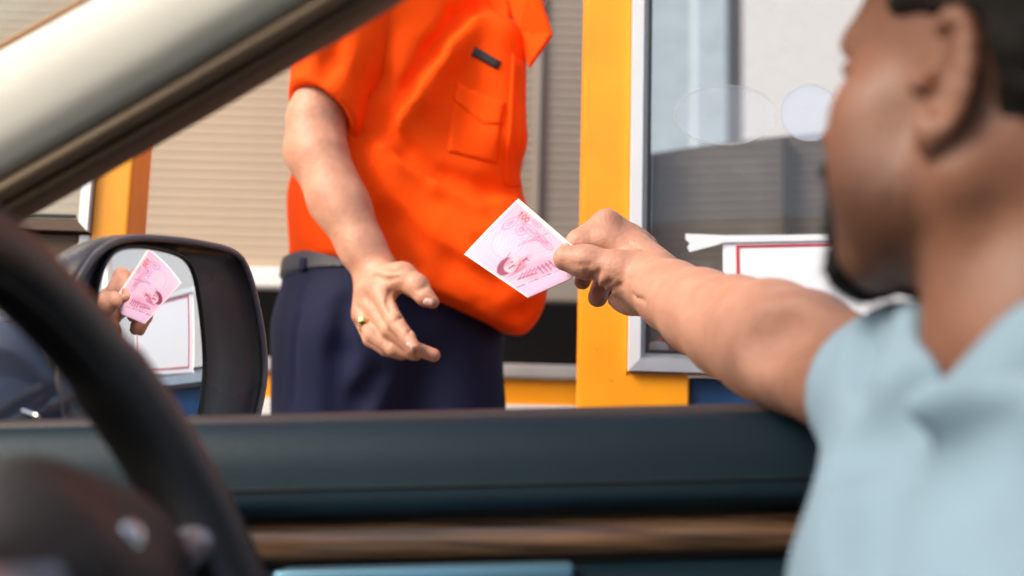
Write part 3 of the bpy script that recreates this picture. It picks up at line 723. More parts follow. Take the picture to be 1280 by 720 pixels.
# an unspecific portrait lying on its side: hair, face, collar, coat with ribbons
elp(470, 470, 120, 62, -28, (236, 196, 214), .9, 24); elp(540, 500, 110, 66, -25, (226, 168, 196), .7, 30)
elp(318, 480, 66, 46, -48, (158, 58, 98), .95, 10); elp(372, 462, 72, 44, -35, (243, 200, 212), 1, 8); elp(400, 478, 44, 30, -35, (222, 160, 184), .6, 20); elp(330, 452, 20, 34, 40, (196, 110, 146), .5, 16); elp(425, 452, 24, 30, -20, (206, 130, 160), .6, 14)
for a_ in range(9): seg(262+a_*9, 520-a_*14, 280+a_*9, 500-a_*14, 2, (120, 36, 74), .6)
seg(340, 490, 372, 470, 5, (150, 56, 98), .85); seg(352, 455, 366, 447, 4, (160, 60, 100), .85); seg(384, 508, 398, 486, 5, (176, 78, 118), .8); seg(362, 480, 392, 470, 3, (196, 110, 146), .8)
elp(408, 470, 16, 7, -60, (186, 74, 112), .85); elp(400, 505, 70, 12, -30, (190, 92, 134), .6, 10); elp(460, 425, 36, 20, -40, (230, 176, 200), .8, 12)
seg(430, 445, 455, 425, 7, (172, 78, 122), .85); seg(440, 430, 470, 440, 4, (186, 90, 134), .8)
for a_ in range(8): seg(405+a_*26, 560-a_*12, 428+a_*26, 520-a_*10, 4.4, (182, 88, 134), .65)
for a_ in range(4): seg(525+a_*24, 480-a_*12, 560+a_*26, 520-a_*12, 5, (170, 70, 120), .7)
seg(400, 560, 520, 520, 5, (170, 74, 120), .75); seg(350, 560, 560, 475, 3, (206, 130, 168), .6)
# margins, security thread in dashes, lower strip
strip = ss(-(((ZX-380)*.40+(ZY-618)*.917)), 8); blend(strip, (234, 200, 224), .95); blend(strip*gl, (222, 178, 212), .4)
for i in range(7):
    t = i*44; x0, y0 = 385+t*.926, 616-t*.378; seg(x0, y0, x0+(24 if i % 2 else 56)*.926, y0-(24 if i % 2 else 56)*.378, 2.6 if i in (0, 3, 5) else 1.6, (120, 70, 110), .8, 4)
edge = v*98; blend(ss(edge-5.5, 2), (250, 238, 226), .95); blend(ss((1-v)*98-2.6, 2), (248, 232, 228), .9); blend(ss(u*110-2.2, 2), (250, 240, 244), .9)
n = NU*NV
nrm_off = np.array([0, .00035, 0])
Fc = grid_faces(NU, NV)+[f[::-1] for f in grid_faces(NU, NV, n)]
loop = [(i, 0) for i in range(NU)]+[(NU-1, j) for j in range(1, NV)]+[(i, NV-1) for i in range(NU-2, -1, -1)]+[(0, j) for j in range(NV-2, 0, -1)]
ids = [i*NV+j for i, j in loop]
for a, b in zip(ids, ids[1:]+ids[:1]): Fc.append((a, a+n, b+n, b))
bp = Vf+nrm_off*np.where(sd.reshape(-1) > 0, -1, 1)[:, None]
M['note'] = mat('banknote_paper', (.9, .9, .9), .6, vary=.02, bump=.06, bscale=300, attr='pigment')
note = mk('banknote', np.vstack([Vf, bp]), Fc, M['note'])
Cn = .92*Cn**1.22
set_color(note, np.vstack([Cn.reshape(-1, 3), Cn.reshape(-1, 3)]))
tag(note, 'pink hundred banknote with a portrait, pinched between thumb and finger', 'banknote')
# ------------------------------------------------------------------ the car
car = empty('car', (0, .6, 0))
tag(car, 'car with its window down, seen from inside across the dark steering wheel', 'car')
# driver's door, swept along the car
def zoff(py, d): return float(W(640, py, d)[2])
SL = .05
def doorsweep(name, prof, m, parent, x0=-.95, x1=.75, n=60, smooth=True, wob=0.):
    xs = np.linspace(x0, x1, n)
    rings = [[(x, y+wob*math.sin(x*5), z+SL*x) for y, z in prof] for x in xs]
    return loft(name, rings, m, parent, smooth)
def smooth_prof(pts, n=28): return spline(pts, n)
def pz(py, d): return (d, zoff(py, d))
pf = smooth_prof([pz(520, .955), pz(528, .938), pz(560, .926), pz(598, .922), pz(625, .9215), pz(638, .928), pz(641, .940)], 30)
door = doorsweep('door', [(.99, zoff(520, .955)-.004)]+[tuple(p) for p in pf]+[(.99, zoff(641, .944))], M['teal'], car)
sp = spline([pz(523.5, .950), pz(516, .952), pz(511.5, .960), pz(511.5, .975), pz(515, .99)], 16)
doorsweep('window_seal', [tuple(p) for p in sp]+[(.99, zoff(524, .952)-.006), (.957, zoff(524, .952)-.004)], M['seal'], door)
# the stitched seam in the padding
tube('stitching', [(x, .9205+.0*x, zoff(606, .922)+SL*x) for x in np.linspace(-.94, .74, 60)], .0011, M['black'], door, 6)
wd_ = spline([pz(648, .948), pz(654, .940), pz(674, .936), pz(692, .940), pz(699, .948)], 18)
doorsweep('wood_trim', [tuple(p) for p in wd_]+[(.975, wd_[-1][1]), (.975, wd_[0][1])], None or M.setdefault('wood', mat('dark_walnut', (.035, .018, .011), .33, vscale=5.5, stretch=(1.6, 34, 34), col2=(.30, .15, .075), bump=.06, coat=.25, detail=8)), door)
doorsweep('backing', [(.962, zoff(640, .96)), (.962, zoff(900, .96)), (.985, zoff(900, .96)), (.985, zoff(640, .96))], M['black'], door, smooth=False)
ar = spline([pz(706, .950), (.90, zoff(707, .95)-.010), (.875, zoff(707, .95)-.016), (.868, zoff(707, .95)-.05), (.885, zoff(707, .95)-.09), (.95, zoff(707, .95)-.13)], 26)
doorsweep('armrest', [tuple(p) for p in ar]+[(.961, ar[-1][1]), (.961, ar[0][1])], M['teal'], door, -.9, .7)
hp0 = W(352, 712, .915); hp1 = W(715, 712, .915)
bm = bmesh.new(); add_box(bm, np.array([hp0[0], .880, zoff(711, .91)-.012]), np.array([hp1[0], .925, zoff(711, .91)+.004]), .004)
for v_ in bm.verts: v_.co.z += SL*v_.co.x
frombm('pull_handle', bm, M['satin'], door, True)
op_ = [(1.0, zoff(524, .95)), (1.03, zoff(524, .95)-.01), (1.06, .95), (1.075, .80), (1.06, .55), (1.04, .36), (1.02, .36), (1.0, .9)]
doorsweep('outer_skin', op_, M['paint'], door, -.95, .75, smooth=True)
# A-pillar: an inner trim with the door's rubber along its lower edge
PB = [(-560, 574, 1.06), (-350, 458, 1.01), (-160, 352, .95), (20, 252, .88), (200, 149, .82), (340, 66, .775), (450, 0, .74), (640, -116, .695), (820, -230, .66)]
base = spline([W(*p) for p in PB]+[np.array(q) for q in ((.22, .655, 1.385), (.45, .65, 1.42), (.85, .65, 1.435), (1.3, .66, 1.42))], 60)
def pillar(name, prof, m, parent, smooth=True):
    rings = []
    for i, p in enumerate(base):
        t = base[min(i+1, 59)]-base[max(i-1, 0)]; t /= np.linalg.norm(t)
        out = np.array([0, 1., .12]); out -= t*(out@t); out /= np.linalg.norm(out); w = np.cross(out, t); w *= np.sign(w[2]) if abs(w[2]) > 1e-6 else 1
        s_ = p[1]*1.0/F
        rings.append([p+w*a*s_+out*b for a, b in prof])
    return loft(name, rings, m, parent, smooth)
pt_ = spline([(37, .012), (41, .000), (52, -.006), (80, -.012), (130, -.010), (175, .004), (200, .024), (208, .042)], 30)
pil = pillar('pillar', [tuple(p) for p in pt_]+[(200, .062), (60, .05)], M['trim'], car)
pillar('door_rubber', [tuple(p) for p in spline([(17, .020), (18, .010), (23, .003), (30, .002), (36, .006), (38, .016)], 14)]+[(38, .04), (17, .04)], M['brown'], pil)
pillar('frame_edge', [tuple(p) for p in spline([(0, .05), (0, .026), (3, .018), (9, .016), (15, .020), (17.5, .03)], 14)]+[(17.5, .055)], M['dkbrown'], pil)
pillar('windscreen_trim', [tuple(p) for p in spline([(207, .037), (209, .031), (214, .031), (217, .039)], 8)]+[(217, .052), (207, .052)], M['orangetrim'], pil)
# windscreen, roof
tp = []
ptops = []
for i in (4, 14, 24, 36):
    p = base[i]; t = base[i+1]-base[i-1]; t /= np.linalg.norm(t); out = np.array([0, 1., .12]); out -= t*(out@t); out /= np.linalg.norm(out); w = np.cross(out, t); w *= np.sign(w[2])
    ptops.append(p+w*216*p[1]/F+out*.048)
wsr = []
for p in ptops:
    ring = []
    for q in np.linspace(0, 1, 12):
        y = p[1]*(1-q)-.62*q; bow = .10*math.sin(math.pi*q)
        ring.append((p[0]-bow, y, p[2]+.01*math.sin(math.pi*q)))
    wsr.append(ring)
wsr = np.array(wsr); nn = wsr.reshape(-1, 3); off = np.array([-.003, 0, .003])
Fw = grid_faces(4, 12)
mk('windscreen', nn, Fw, M['wglass'], car)
rf = []
for x, z in ((.12, 1.30), (.18, 1.37), (.35, 1.415), (.7, 1.44), (1.2, 1.44), (1.6, 1.41)):
    ring = []
    for q in np.linspace(0, 1, 14): ring.append((x, .74-1.42*q, z+.03*math.sin(math.pi*q)-.035*(abs(2*q-1))**6))
    for q in np.linspace(1, 0, 14): ring.append((x, .75-1.44*q, z+.045+.035*math.sin(math.pi*q)-.04*(abs(2*q-1))**6))
    rf.append(ring)
loft('roof', rf, M['roof'], car)
# mirror: housing, bezel, convex glass
MC = W(197, 412, 1.12)
SGT = W(1076, 362, 1.615)
nm = (CAM-MC)/np.linalg.norm(CAM-MC)+(SGT-MC)/np.linalg.norm(SGT-MC); nm /= np.linalg.norm(nm)
def onplane(px, py, P, n_):
    v = rays(px, py); t = ((P-CAM)@n_)/(v@n_); return CAM+v*t
GL = [(118, 420), (124, 366), (134, 332), (148, 315), (172, 310), (205, 314), (230, 323), (243, 340), (250, 375), (255, 420), (257, 462), (253, 505), (244, 545), (222, 565), (180, 570), (140, 558), (122, 525), (117, 470)]
GLs = spline(GL+GL[:1], 61)[:-1]
G3 = np.array([onplane(p[0], p[1], MC, nm) for p in GLs])
gc = G3.mean(0); RC = 2.2
def bulge(P, extra=0.): r2 = ((P-gc)**2).sum(-1); return P-nm*(r2/(2*RC))[..., None]+nm*extra
rr = [bulge(gc+(G3-gc)*s) for s in np.linspace(.02, 1, 16)]
ringsG = np.array(rr)
mirror = empty('wing_mirror', tuple(MC), car)
# shell: opening outline (measured), then swept back over the front of the mirror
OU = [(66, 440), (84, 372), (104, 330), (128, 306), (160, 296), (205, 297), (250, 303), (288, 313), (305, 332), (318, 375), (327, 425), (329, 470), (322, 512), (308, 560), (280, 588), (220, 600), (150, 596), (95, 570), (70, 520)]
OUs = spline(OU+OU[:1], 73)[:-1]
rimn = nm*.95+np.array([.03, -.10, 0]); rimn /= np.linalg.norm(rimn)
def orim(px, py, back):  # the rim lies on a plane a little in front of the glass at the outer side
    return onplane(px, py, MC+rimn*.004, rimn)-rimn*back
O3 = np.array([orim(p[0], p[1], 0) for p in OUs]); oc = O3.mean(0)
idx = np.linspace(0, 60, 72, endpoint=False)
Gi = np.array([bulge(gc+(G3[int(i) % 60]*(1-(i % 1))+G3[(int(i)+1) % 60]*(i % 1)-gc)*1.02) for i in idx])
# align start of both loops by angle
def ang(P, c): d = P-c; e1 = np.cross([0, 0, 1], rimn); e1 /= np.linalg.norm(e1); e2 = np.cross(rimn, e1); return np.arctan2(d@e2, d@e1)
def byang(P, c, n=90):
    a = ang(P, c); o = np.argsort(a); a = a[o]; Q = P[o]; t = np.linspace(-np.pi, np.pi, n, endpoint=False)
    return np.stack([np.interp(t, a, Q[:, k], period=2*np.pi) for k in range(3)], -1)
On = byang(O3, oc); Gn = byang(Gi, gc)
back = rimn
shell = []
inner = On*.965+oc*.035
mid1 = inner*.55+Gn*.45
shell += [Gn-nm*.006, Gn+(inner-Gn)*.06-nm*.005, inner*.35+Gn*.65-rimn*.006, inner*.75+Gn*.25-rimn*.007, inner-rimn*.002, On*.985+oc*.015+rimn*.0035, On+rimn*.0025, oc+(On-oc)*1.02-rimn*.003]
for s, b in ((1.03, .015), (1.015, .035), (.95, .060), (.82, .085), (.60, .105), (.34, .116), (.1, .12)):
    shell.append(oc+(On-oc)*s-rimn*b)
hs = loft('housing', shell, M['housing'], mirror, True, True)
bez = [oc+(On-oc)*.992+rimn*.004]
tube('bezel', oc+(On-oc)*.985+rimn*.0035, .0033, M['bezel'], mirror, 10, True)
Fg = grid_faces(16, 60, 0, False, True)+[list(range(60))]
mk('mirror_glass', ringsG.reshape(-1, 3), Fg, M['mirror'], mirror)
tube('glass_frame', Gn+nm*.0005, .0024, M['black'], mirror, 10, True)


foot0 = W(95, 470, 1.09)
body('mirror_foot', [cap(W(30, 500, 1.06), W(110, 440, 1.17), .055, .05, .08), cap(W(-60, 560, 1.0), W(30, 500, 1.06), .05, .055, .08), cap(W(30, 430, 1.13), W(100, 400, 1.19), .04, .05, .09)], .005, M['paint'], mirror)
tube('chrome_strip', spline([W(-30, 498, .985), W(10, 507, .985), W(50, 521, .985)], 10), .0022, M['chrome'], mirror, 8)

# steering wheel
WC = np.array([-.1933, .5916, .9089]); tw, yw = .5244, -.0325
wn = np.array([math.cos(tw)*math.cos(yw), math.cos(tw)*math.sin(yw), math.sin(tw)])
wa_ = np.cross([0, 0, 1], wn); wa_ /= np.linalg.norm(wa_); wb = np.cross(wn, wa_)
wheel = empty('steering_wheel', tuple(WC), car)
an = np.linspace(0, 2*np.pi, 96, endpoint=False)
RW = .184
rings = []
for t in an:
    rd_ = math.cos(t)*wa_+math.sin(t)*wb; c = WC+RW*rd_
    q = np.linspace(0, 2*np.pi, 20, endpoint=False); ex = 1+.12*(math.cos(2*t) > .2)
    rings.append([c+.0245*ex*math.cos(a)*rd_+.022*ex*math.sin(a)*wn for a in q])
rings = np.array(rings)
mk('rim', rings.reshape(-1, 3), grid_faces(96, 20, 0, True, True), M['rim'], wheel)
tube('rim_seam', [WC+(RW-.025)*(math.cos(t)*wa_+math.sin(t)*wb)+.004*wn for t in an], .0012, M['black'], wheel, 8, True)
RWm = np.stack([wa_, wb, wn], 1)
HBo = [ell(WC-wn*.016, (.070, .060, .030), RWm, .01), ell(WC-wn*.05, (.07, .06, .04), RWm, .03)]
for s in (-1, 1): HBo += [cap(WC+s*wa_*.05-wn*.012, WC+s*wa_*.115-wb*.005-wn*.012, .032, .020, .03)]
HBo += [cap(WC-wb*.03-wn*.012, WC-wb*.11-wn*.012, .03, .02, .03)]
hub = body('hub', HBo, .005, M['hub'], wheel)[0]
for s in (-1, 1):
    tube('spoke', [WC+s*wa_*.085-wb*.012-wn*.002, WC+s*wa_*.13-wb*.006-wn*.006, WC+s*wa_*.176-wb*.002], [.017, .013, .012], M['silver'], wheel, 12)
tube('spoke', [WC-wb*.07-wn*.004, WC-wb*.12-wn*.006, WC-wb*.178], [.014, .012, .012], M['silver'], wheel, 12)
bm = bmesh.new(); bmesh.ops.create_uvsphere(bm, u_segments=24, v_segments=12, radius=1)
bmesh.ops.transform(bm, matrix=Matrix(((wa_[0]*.008, wb[0]*.009, wn[0]*.007, WC[0]+wn[0]*.016), (wa_[1]*.008, wb[1]*.009, wn[1]*.007, WC[1]+wn[1]*.016), (wa_[2]*.008, wb[2]*.009, wn[2]*.007, WC[2]+wn[2]*.016), (0, 0, 0, 1))), verts=bm.verts[:])
frombm('glint_bead', bm, M['chrome'], wheel, True)  # chrome bead added to make the bright glint on the hub
tube('column', [WC-wn*.05, WC-wn*.16, WC-wn*.32], [.045, .052, .06], M['black'], wheel, 20)
# dashboard and seat
ds = []
for y in np.linspace(-.62, .93, 24):
    hump = .07*math.exp(-((y-.59)/.17)**2)
    ds.append([(-.44, y, .55), (-.42, y, .80), (-.44-.0*hump, y, .90+hump*.6), (-.47, y, .935+hump), (-.56, y, .95+hump*.8), (-.75, y, .955), (-1.0, y, .93), (-1.0, y, .55)])
loft('dashboard', ds, M['black'], car)
st = empty('seat', (.3, .63, .3), car)
bm = bmesh.new(); add_box(bm, np.array([-.02, .40, .36]), np.array([.45, .86, .52]), .05); frombm('cushion', bm, M['seat'], st, True)
bm = bmesh.new(); add_box(bm, np.array([-.08, -.25, 0]), np.array([.08, .25, .62]), .06, mat=Matrix.Translation((.50, .63, .48)) @ Matrix.Rotation(math.radians(16), 4, 'Y')); frombm('backrest', bm, M['seat'], st, True)
# the rest of the shell: passenger side, floor, rear
box('passenger_door', (-.95, -.72, .34), (1.25, -.64, .96), M['teal'], car, .02)
box('car_floor', (-1.0, -.64, .28), (1.4, .95, .335), M['seat'], car, .01)
box('rear_bulkhead', (1.28, -.64, .34), (1.4, .95, 1.02), M['seat'], car, .03)
slab('rear_pillar', [(.56, .97, .9), (.70, .97, .9), (.62, .75, 1.43), (.52, .75, 1.43)], (0, .03, 0), M['trim'], car)
# ------------------------------------------------------------------ the toll booth
YB = 1.62
def X(px, py, d): return float(W(px, py, d)[0])
def Z(px, py, d): return float(W(px, py, d)[2])
booth = empty('toll_booth', (X(500, 500, YB), YB, .15))
tag(booth, 'yellow toll booth with a doorway between its window panels', 'toll booth')
ZT = 2.55; ZF = .30
xl, xr = X(727, 280, YB), X(788, 280, YB)
zw = Z(820, 465, YB)
x8 = X(862, 490, YB)
post1 = slab('post', [(xl, YB, .30), (x8, YB, .30), (x8, YB, zw-.003), (xr, YB, zw-.003), (xr, YB, ZT), (xl, YB, ZT)], (0, .06, 0), M['yellow'], booth, .003)
# worn screws and dents on the post's face
for px_, py_ in ((745, 436), (764, 474)):
    c = W(px_, py_, YB); tube('screw', [c+np.array([0, -.0008, 0]), c+np.array([0, .002, 0])], [.0018, .0026], M['yellow'], post1, 10)
box('blue_panel', (X(862, 490, YB)+.003, YB+.012, .33), (X(1420, 490, YB), YB+.05, zw-.005), M['bluep'], booth)
def window(x0, x1, z0, z1, stile, rail, mst, parent, gm, rm=None):
    y0 = YB-.010; dep = .04
    bm = bmesh.new()
    # mitred frame: each member a prism whose inner edge steps back to the pane
    O = [(x0, z0), (x1, z0), (x1, z1), (x0, z1)]; I = [(x0+stile, z0+rail), (x1-stile, z0+rail), (x1-stile, z1-stile), (x0+stile, z1-stile)]
    mi = 0
    for i in range(4):
        j = (i+1) % 4
        o0, o1, i0, i1 = O[i], O[j], I[i], I[j]
        m0 = (o0[0]*.35+i0[0]*.65, o0[1]*.35+i0[1]*.65); m1 = (o1[0]*.35+i1[0]*.65, o1[1]*.35+i1[1]*.65)
        vs = [bm.verts.new((p[0], y, p[1])) for p, y in ((o0, y0), (o1, y0), (m1, y0+.002), (m0, y0+.002), (i0, y0+.020), (i1, y0+.020), (o0, y0+dep), (o1, y0+dep), (i0, y0+dep), (i1, y0+dep))]
        for f in ((0, 1, 2, 3), (3, 2, 5, 4), (0, 6, 7, 1), (4, 5, 9, 8), (6, 8, 9, 7)):
            fc = bm.faces.new([vs[k] for k in f]); fc.material_index = 1 if i in (1, 3) else 0
    bmesh.ops.recalc_face_normals(bm, faces=bm.faces[:])
    fr = frombm('window', bm, [M['alu'] if rm is None else rm, mst], parent)
    box('pane', (x0+stile-.004, YB+.004, z0+rail-.004), (x1-stile+.004, YB+.009, z1-stile+.004), gm, fr, 0)
    g_ = bmesh.new()
    add_box(g_, np.array([x0+stile-.001, YB-.003, z0+rail-.001]), np.array([x0+stile+.004, YB+.003, z1-stile]), .001); add_box(g_, np.array([x0+stile+.004, YB-.003, z0+rail-.001]), np.array([x1-stile, YB+.003, z0+rail+.004]), .001)
    frombm('gasket', g_, M['black'], fr)
    return fr
wf = window(X(785, 440, YB), X(1400, 440, YB), zw, ZT-.05, .024, .026, M['white'], booth, M['glass'])
# the left-hand post with its deep reveal, and the other window panel
lx1 = X(163, 240, YB); lx0 = X(117, 250, YB)
box('post', (lx0, YB, .30), (lx1, YB+.085, ZT), M['yellow'], booth, .004)
window(X(-420, 270, YB), X(116, 250, YB)-.001, Z(60, 271, YB)-.02, ZT-.05, .020, .02, M['white'], booth, M['wglass'], M['darkbrownpanel'])
box('lower_panel', (X(-420, 270, YB), YB+.004, .33), (X(98, 270, YB), YB+.05, Z(60, 270, YB)-.024), M['darkbrownpanel'], booth)
box('lower_panel', (X(98, 270, YB)+.002, YB+.002, .33), (lx0-.002, YB+.05, Z(60, 270, YB)-.024), M['white'], booth)
box('roof_beam', (X(-420, 270, YB), YB-.03, ZT), (X(1420, 400, YB), YB+.1, ZT+.25), M['yellow'], booth)
box('floor', (X(-420, 270, YB), YB+.0, .152), (X(1420, 400, YB), YB+.9, .298), M['concrete'], booth)
# sign, tape, film shapes on the glass
def sgn(pts, d, t): return [W(*p, d) for p in pts]
YS = YB-.004
sc = [(904, 299), (1192, 293), (1196, 446), (906, 448)]
P0 = np.array(sgn(sc, YS, 0))
def bil(a, b): return (1-a)*(1-b)*P0[0]+a*(1-b)*P0[1]+a*b*P0[2]+(1-a)*b*P0[3]
sg = slab('sign', [bil(0, 0), bil(1, 0), bil(1, 1), bil(0, 1)], (0, .004, 0), M['sign'], None, .0006)
tag(sg, 'white sign with a thin red border taped to the booth window', 'sign')
bm = bmesh.new()
w1, w2 = .055, .070; h1, h2 = .055, .075
o_ = [(w1, h1), (1-w1, h1), (1-w1, 1-h1), (w1, 1-h1)]; i_ = [(w2-.002, h2), (1-w2+.002, h2), (1-w2+.002, 1-h2), (w2-.002, 1-h2)]
vo = [bm.verts.new(Vector(bil(*p))-Vector((0, .0008, 0))) for p in o_]; vi = [bm.verts.new(Vector(bil(*p))-Vector((0, .0008, 0))) for p in i_]
for k in range(4): bm.faces.new((vo[k], vo[(k+1) % 4], vi[(k+1) % 4], vi[k]))
bmesh.ops.recalc_face_normals(bm, faces=bm.faces[:]); r_ = bmesh.ops.extrude_face_region(bm, geom=bm.faces[:]); bmesh.ops.translate(bm, vec=(0, .0006, 0), verts=[e for e in r_['geom'] if isinstance(e, bmesh.types.BMVert)])
bmesh.ops.recalc_face_normals(bm, faces=bm.faces[:])
frombm('red_border', bm, M['red'], sg)
tp_ = slab('tape', sgn([(857, 292), (905, 294), (985, 293.5), (1188, 289), (1188, 297), (985, 301.5), (905, 303), (893, 307), (862, 315), (859, 309), (862, 304), (857, 299)], YS-.003, 0), (0, .0012, 0), M['tape'], None, 0)
tag(tp_, 'torn strip of white adhesive tape along the top of the sign', 'tape')
def disc(name, cx_, cy_, rx, ry, m, label, rim=True):
    pts = [W(cx_+rx*math.cos(t), cy_+ry*math.sin(t), YB+.001) for t in np.linspace(0, 2*np.pi, 56, endpoint=False)]
    o = slab(name, pts, (0, .0012, 0), m, None, 0)
    tag(o, label, 'window sticker')
    if rim: tube('outline', np.array(pts)-np.array([0, .0006, 0]), .0011, M['filmrim'], o, 6, True)
    return o
disc('window_sticker', 907, 144, 64, 37, M['film'], 'wide oval frosted sticker on the booth glass')
disc('window_sticker', 1012, 141, 37, 35, M['film2'], 'small round pale blue frosted sticker right of the oval one')
# things on the inner ledge behind the glass
zl = Z(830, 443, YB+.05)
led = box('ledge', (xr, YB+.055, zl-.02), (X(1400, 440, YB), YB+.16, zl), M['grey'], booth)
bm = bmesh.new(); add_box(bm, np.array([X(826, 430, YB+.09), YB+.075, zl+.001]), np.array([X(905, 430, YB+.09), YB+.13, zl+.030]), .003)
rb = frombm('red_box', bm, M['red']); tag(rb, 'small red box lying behind the lower corner of the booth glass', 'box')
body_ = body('paper_roll', [cap(W(818, 432, YB+.075)*np.array([1, 1, 0])+np.array([0, 0, zl+.011]), W(827, 432, YB+.075)*np.array([1, 1, 0])+np.array([0, 0, zl+.011]), .010, .010)], .003, M['white'])[0]
tag(body_, 'small white crumpled paper roll beside the red box behind the glass', 'paper roll')
# ------------------------------------------------------------------ the booth on the next lane, with its shutters
far = empty('toll_booth', (.2, 2.6, 0)); tag(far, 'beige shuttered booth across the next lane, behind the attendant', 'toll booth')
def shutter(name, x0, y0, x1, y1, z0, z1f, m, parent, pitch=.0205, amp=.0012, nx=2):
    """horizontal slats: a ribbed profile extruded along the wall"""
    rows = []
    zmax = max(z1f(0), z1f(1)); n = int((zmax-z0)/pitch)
    prof = []
    for i in range(n+1):
        z = z0+i*pitch
        for q, dy in ((0., amp), (.14, amp*.1), (.5, -amp*.25), (.86, amp*.1)): prof.append((z+q*pitch, dy))
    L_ = math.hypot(x1-x0, y1-y0); nx_, ny_ = (y1-y0)/L_, -(x1-x0)/L_
    V, Fc = [], []
    K = 14
    for a in range(K):
        t = a/(K-1); zt = z1f(t)
        for z, dy in prof:
            zz_ = min(z, zt); V.append((x0+(x1-x0)*t-nx_*dy, y0+(y1-y0)*t-ny_*dy, zz_))
    m_ = len(prof)
    Fc = grid_faces(K, m_)
    V2 = [(x-nx_*.03, y-ny_*.03, z) for x, y, z in V]
    n0 = len(V); Fc += [f[::-1] for f in grid_faces(K, m_, n0)]
    for a in range(K-1): Fc.append((a*m_+m_-1, (a+1)*m_+m_-1, n0+(a+1)*m_+m_-1, n0+a*m_+m_-1)); Fc.append((a*m_, n0+a*m_, n0+(a+1)*m_, (a+1)*m_))
    return mk(name, V, Fc+[], m, parent, False) if 0 else mk(name, V+V2, Fc, m, parent, False)
YF = 2.55
xa, xb, xc = X(-900, 300, YF), X(590, 200, YF), X(800, 200, YF); xr_ = X(670, 200, YF)
zbL, zbR = Z(340, 336, YF), Z(690, 374, YF)
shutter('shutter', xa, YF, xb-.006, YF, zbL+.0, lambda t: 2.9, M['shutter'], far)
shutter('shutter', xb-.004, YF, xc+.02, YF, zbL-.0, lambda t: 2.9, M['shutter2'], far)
box('guide_rail', (xr_-.006, YF-.012, zbL), (xr_+.010, YF+.004, 2.9), M['shutter2'], far)
box('bottom_bar', (xa, YF-.025, Z(340, 361, YF)), (X(560, 350, YF), YF+.02, zbL-.001), M['white'], far, .006)
box('bottom_bar', (X(560, 350, YF)+.002, YF-.02, Z(690, 378, YF)), (xc+.02, YF+.02, zbL-.001), M['shutter2'], far, .006)
box('wall', (xa, YF+.45, .3), (1.05, YF+.5, 1.5), M['dark'], far)  # near-black backing added: darkness of the open gap put into its colour
YR = 2.38
box('wall', (X(-900, 470, YR), YR, .16), (X(1300, 470, YR), YR+.1, Z(670, 474, YR)), M['yellow'], far, .004)
box('ledge', (X(-900, 470, YR), YR-.012, Z(670, 473.5, YR)), (X(1300, 470, YR), YR+.14, Z(670, 456, YR)), M['grey'], far, .005)
box('kerb_stripe', (X(-900, 510, YR), YR-.016, .17), (X(720, 510, YR), YR-.001, Z(660, 507, YR)), M['white'], far, .003)
# dark slats behind the glass; their curved top stands in for a reflected outline
x0, y0 = xc+.03, 2.62; x1, y1 = 1.0, 2.62-.34*(1.0-xc-.03)/(1.72-xc)
ztop = Z(810, 192, 2.62)
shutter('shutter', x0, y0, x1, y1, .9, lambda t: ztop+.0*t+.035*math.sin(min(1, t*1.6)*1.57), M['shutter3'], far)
tdir = np.array([x1-x0, y1-y0, 0]); tdir /= np.linalg.norm(tdir)
def onfar(px, py):
    v = rays(px, py); n_ = np.array([-tdir[1], tdir[0], 0]); P = np.array([x0, y0, 0]); return CAM+v*(((P-CAM)@n_)/(v@n_))
j0 = onfar(980, 230)
box('guide_rail', (j0[0]-.008, j0[1]-.03, .9), (j0[0]+.008, j0[1]-.006, ztop+.02), M['dark'], far)
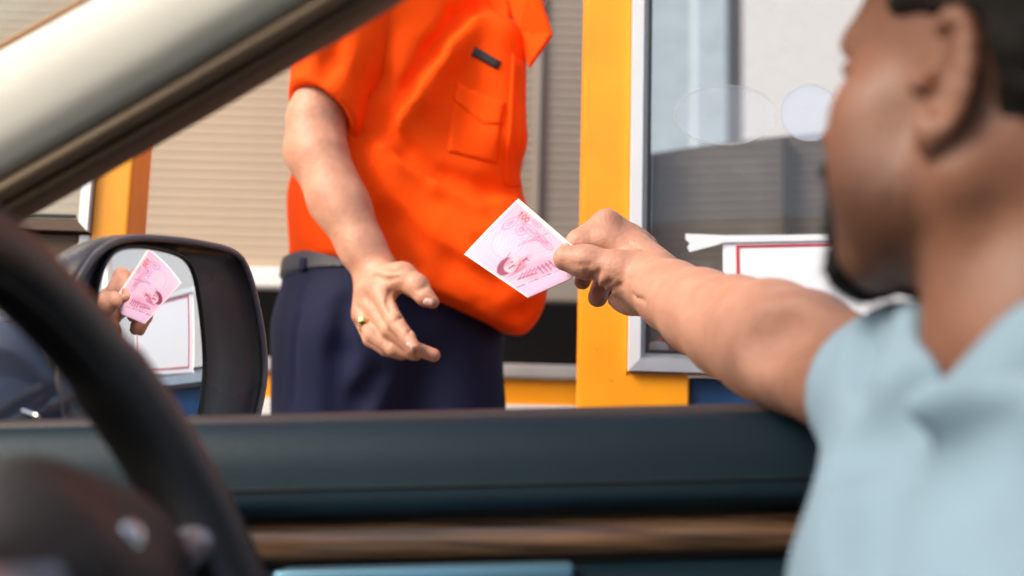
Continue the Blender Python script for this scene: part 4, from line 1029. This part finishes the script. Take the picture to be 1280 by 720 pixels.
# columns beyond, against the sky
c1 = W(893, 90, 5.2); box_ = box('canopy_column', (c1[0]-.085, 5.2, 0), (c1[0]+.06, 5.35, 4.6), M['bluegrey'], None, .01); tag(box_, 'blue grey canopy column seen through the booth window', 'column')
c2 = W(915, 90, 6.4); box2 = box('canopy_column', (c2[0]-.05, 6.4, 0), (c2[0]+.06, 6.52, 4.8), M['dark'], None, .01); tag(box2, 'slim dark column right behind the blue grey one', 'column')
c3 = W(845, 60, 7.5); pn = box('light_panel', (c3[0]-.22, 7.5, 1.0), (c3[0]+.16, 7.6, 5.2), M['bluegrey'], None, .01); tag(pn, 'pale blue cladding panel at the left edge of the booth window view', 'panel')
wh = box('bright_backdrop', (-6, 14, 0), (60, 15, 15), M['white'], None, .02); tag(wh, 'added pale wall brightening the view in the booth window', 'building')  # pale wall added to brighten what window and mirror show
# ------------------------------------------------------------------ ground
def sheet(name, x0, x1, y0, y1, z, m):
    o = mk(name, [(x0, y0, z), (x1, y0, z), (x1, y1, z), (x0, y1, z)], [(0, 1, 2, 3)], m, None, False); tag(o, kind='structure'); return o
sheet('road', -600, 600, -600, 600, 0, M['asphalt'])
isl = box('traffic_island', (-9, 1.36, -.02), (9, 2.9, .15), M['concrete'], None, .02); tag(isl, kind='structure')
# ------------------------------------------------------------------ light
w = bpy.data.worlds.new('World'); SC.world = w; w.use_nodes = True
nt = w.node_tree; bg = nt.nodes['Background']
sky = nt.nodes.new('ShaderNodeTexSky'); sky.sky_type = 'NISHITA'; sky.sun_disc = False
EL, AZ = math.radians(40), math.radians(240)
sky.sun_elevation = EL; sky.sun_rotation = AZ; sky.dust_density = 3.5; sky.ozone_density = .6; sky.air_density = 1.0
nt.links.new(sky.outputs['Color'], bg.inputs['Color']); bg.inputs['Strength'].default_value = .115
sl = bpy.data.lights.new('sun', 'SUN'); sl.energy = 1.5; sl.angle = math.radians(24); sl.color = (1, .905, .79)
so = bpy.data.objects.new('sun', sl); COL.objects.link(so); so.location = (-4, -3, 6)
sdir = Vector((math.sin(AZ)*math.cos(EL), math.cos(AZ)*math.cos(EL), math.sin(EL)))
so.rotation_euler = (-sdir).to_track_quat('-Z', 'Y').to_euler()
vs = SC.view_settings; vs.view_transform = 'Standard'; vs.look = 'None'; vs.exposure = 1.25; vs.gamma = 1; vs.use_curve_mapping = False
SC.cycles.max_bounces = 8; SC.cycles.transparent_max_bounces = 12; SC.cycles.use_denoising = True
bpy.context.view_layer.update()
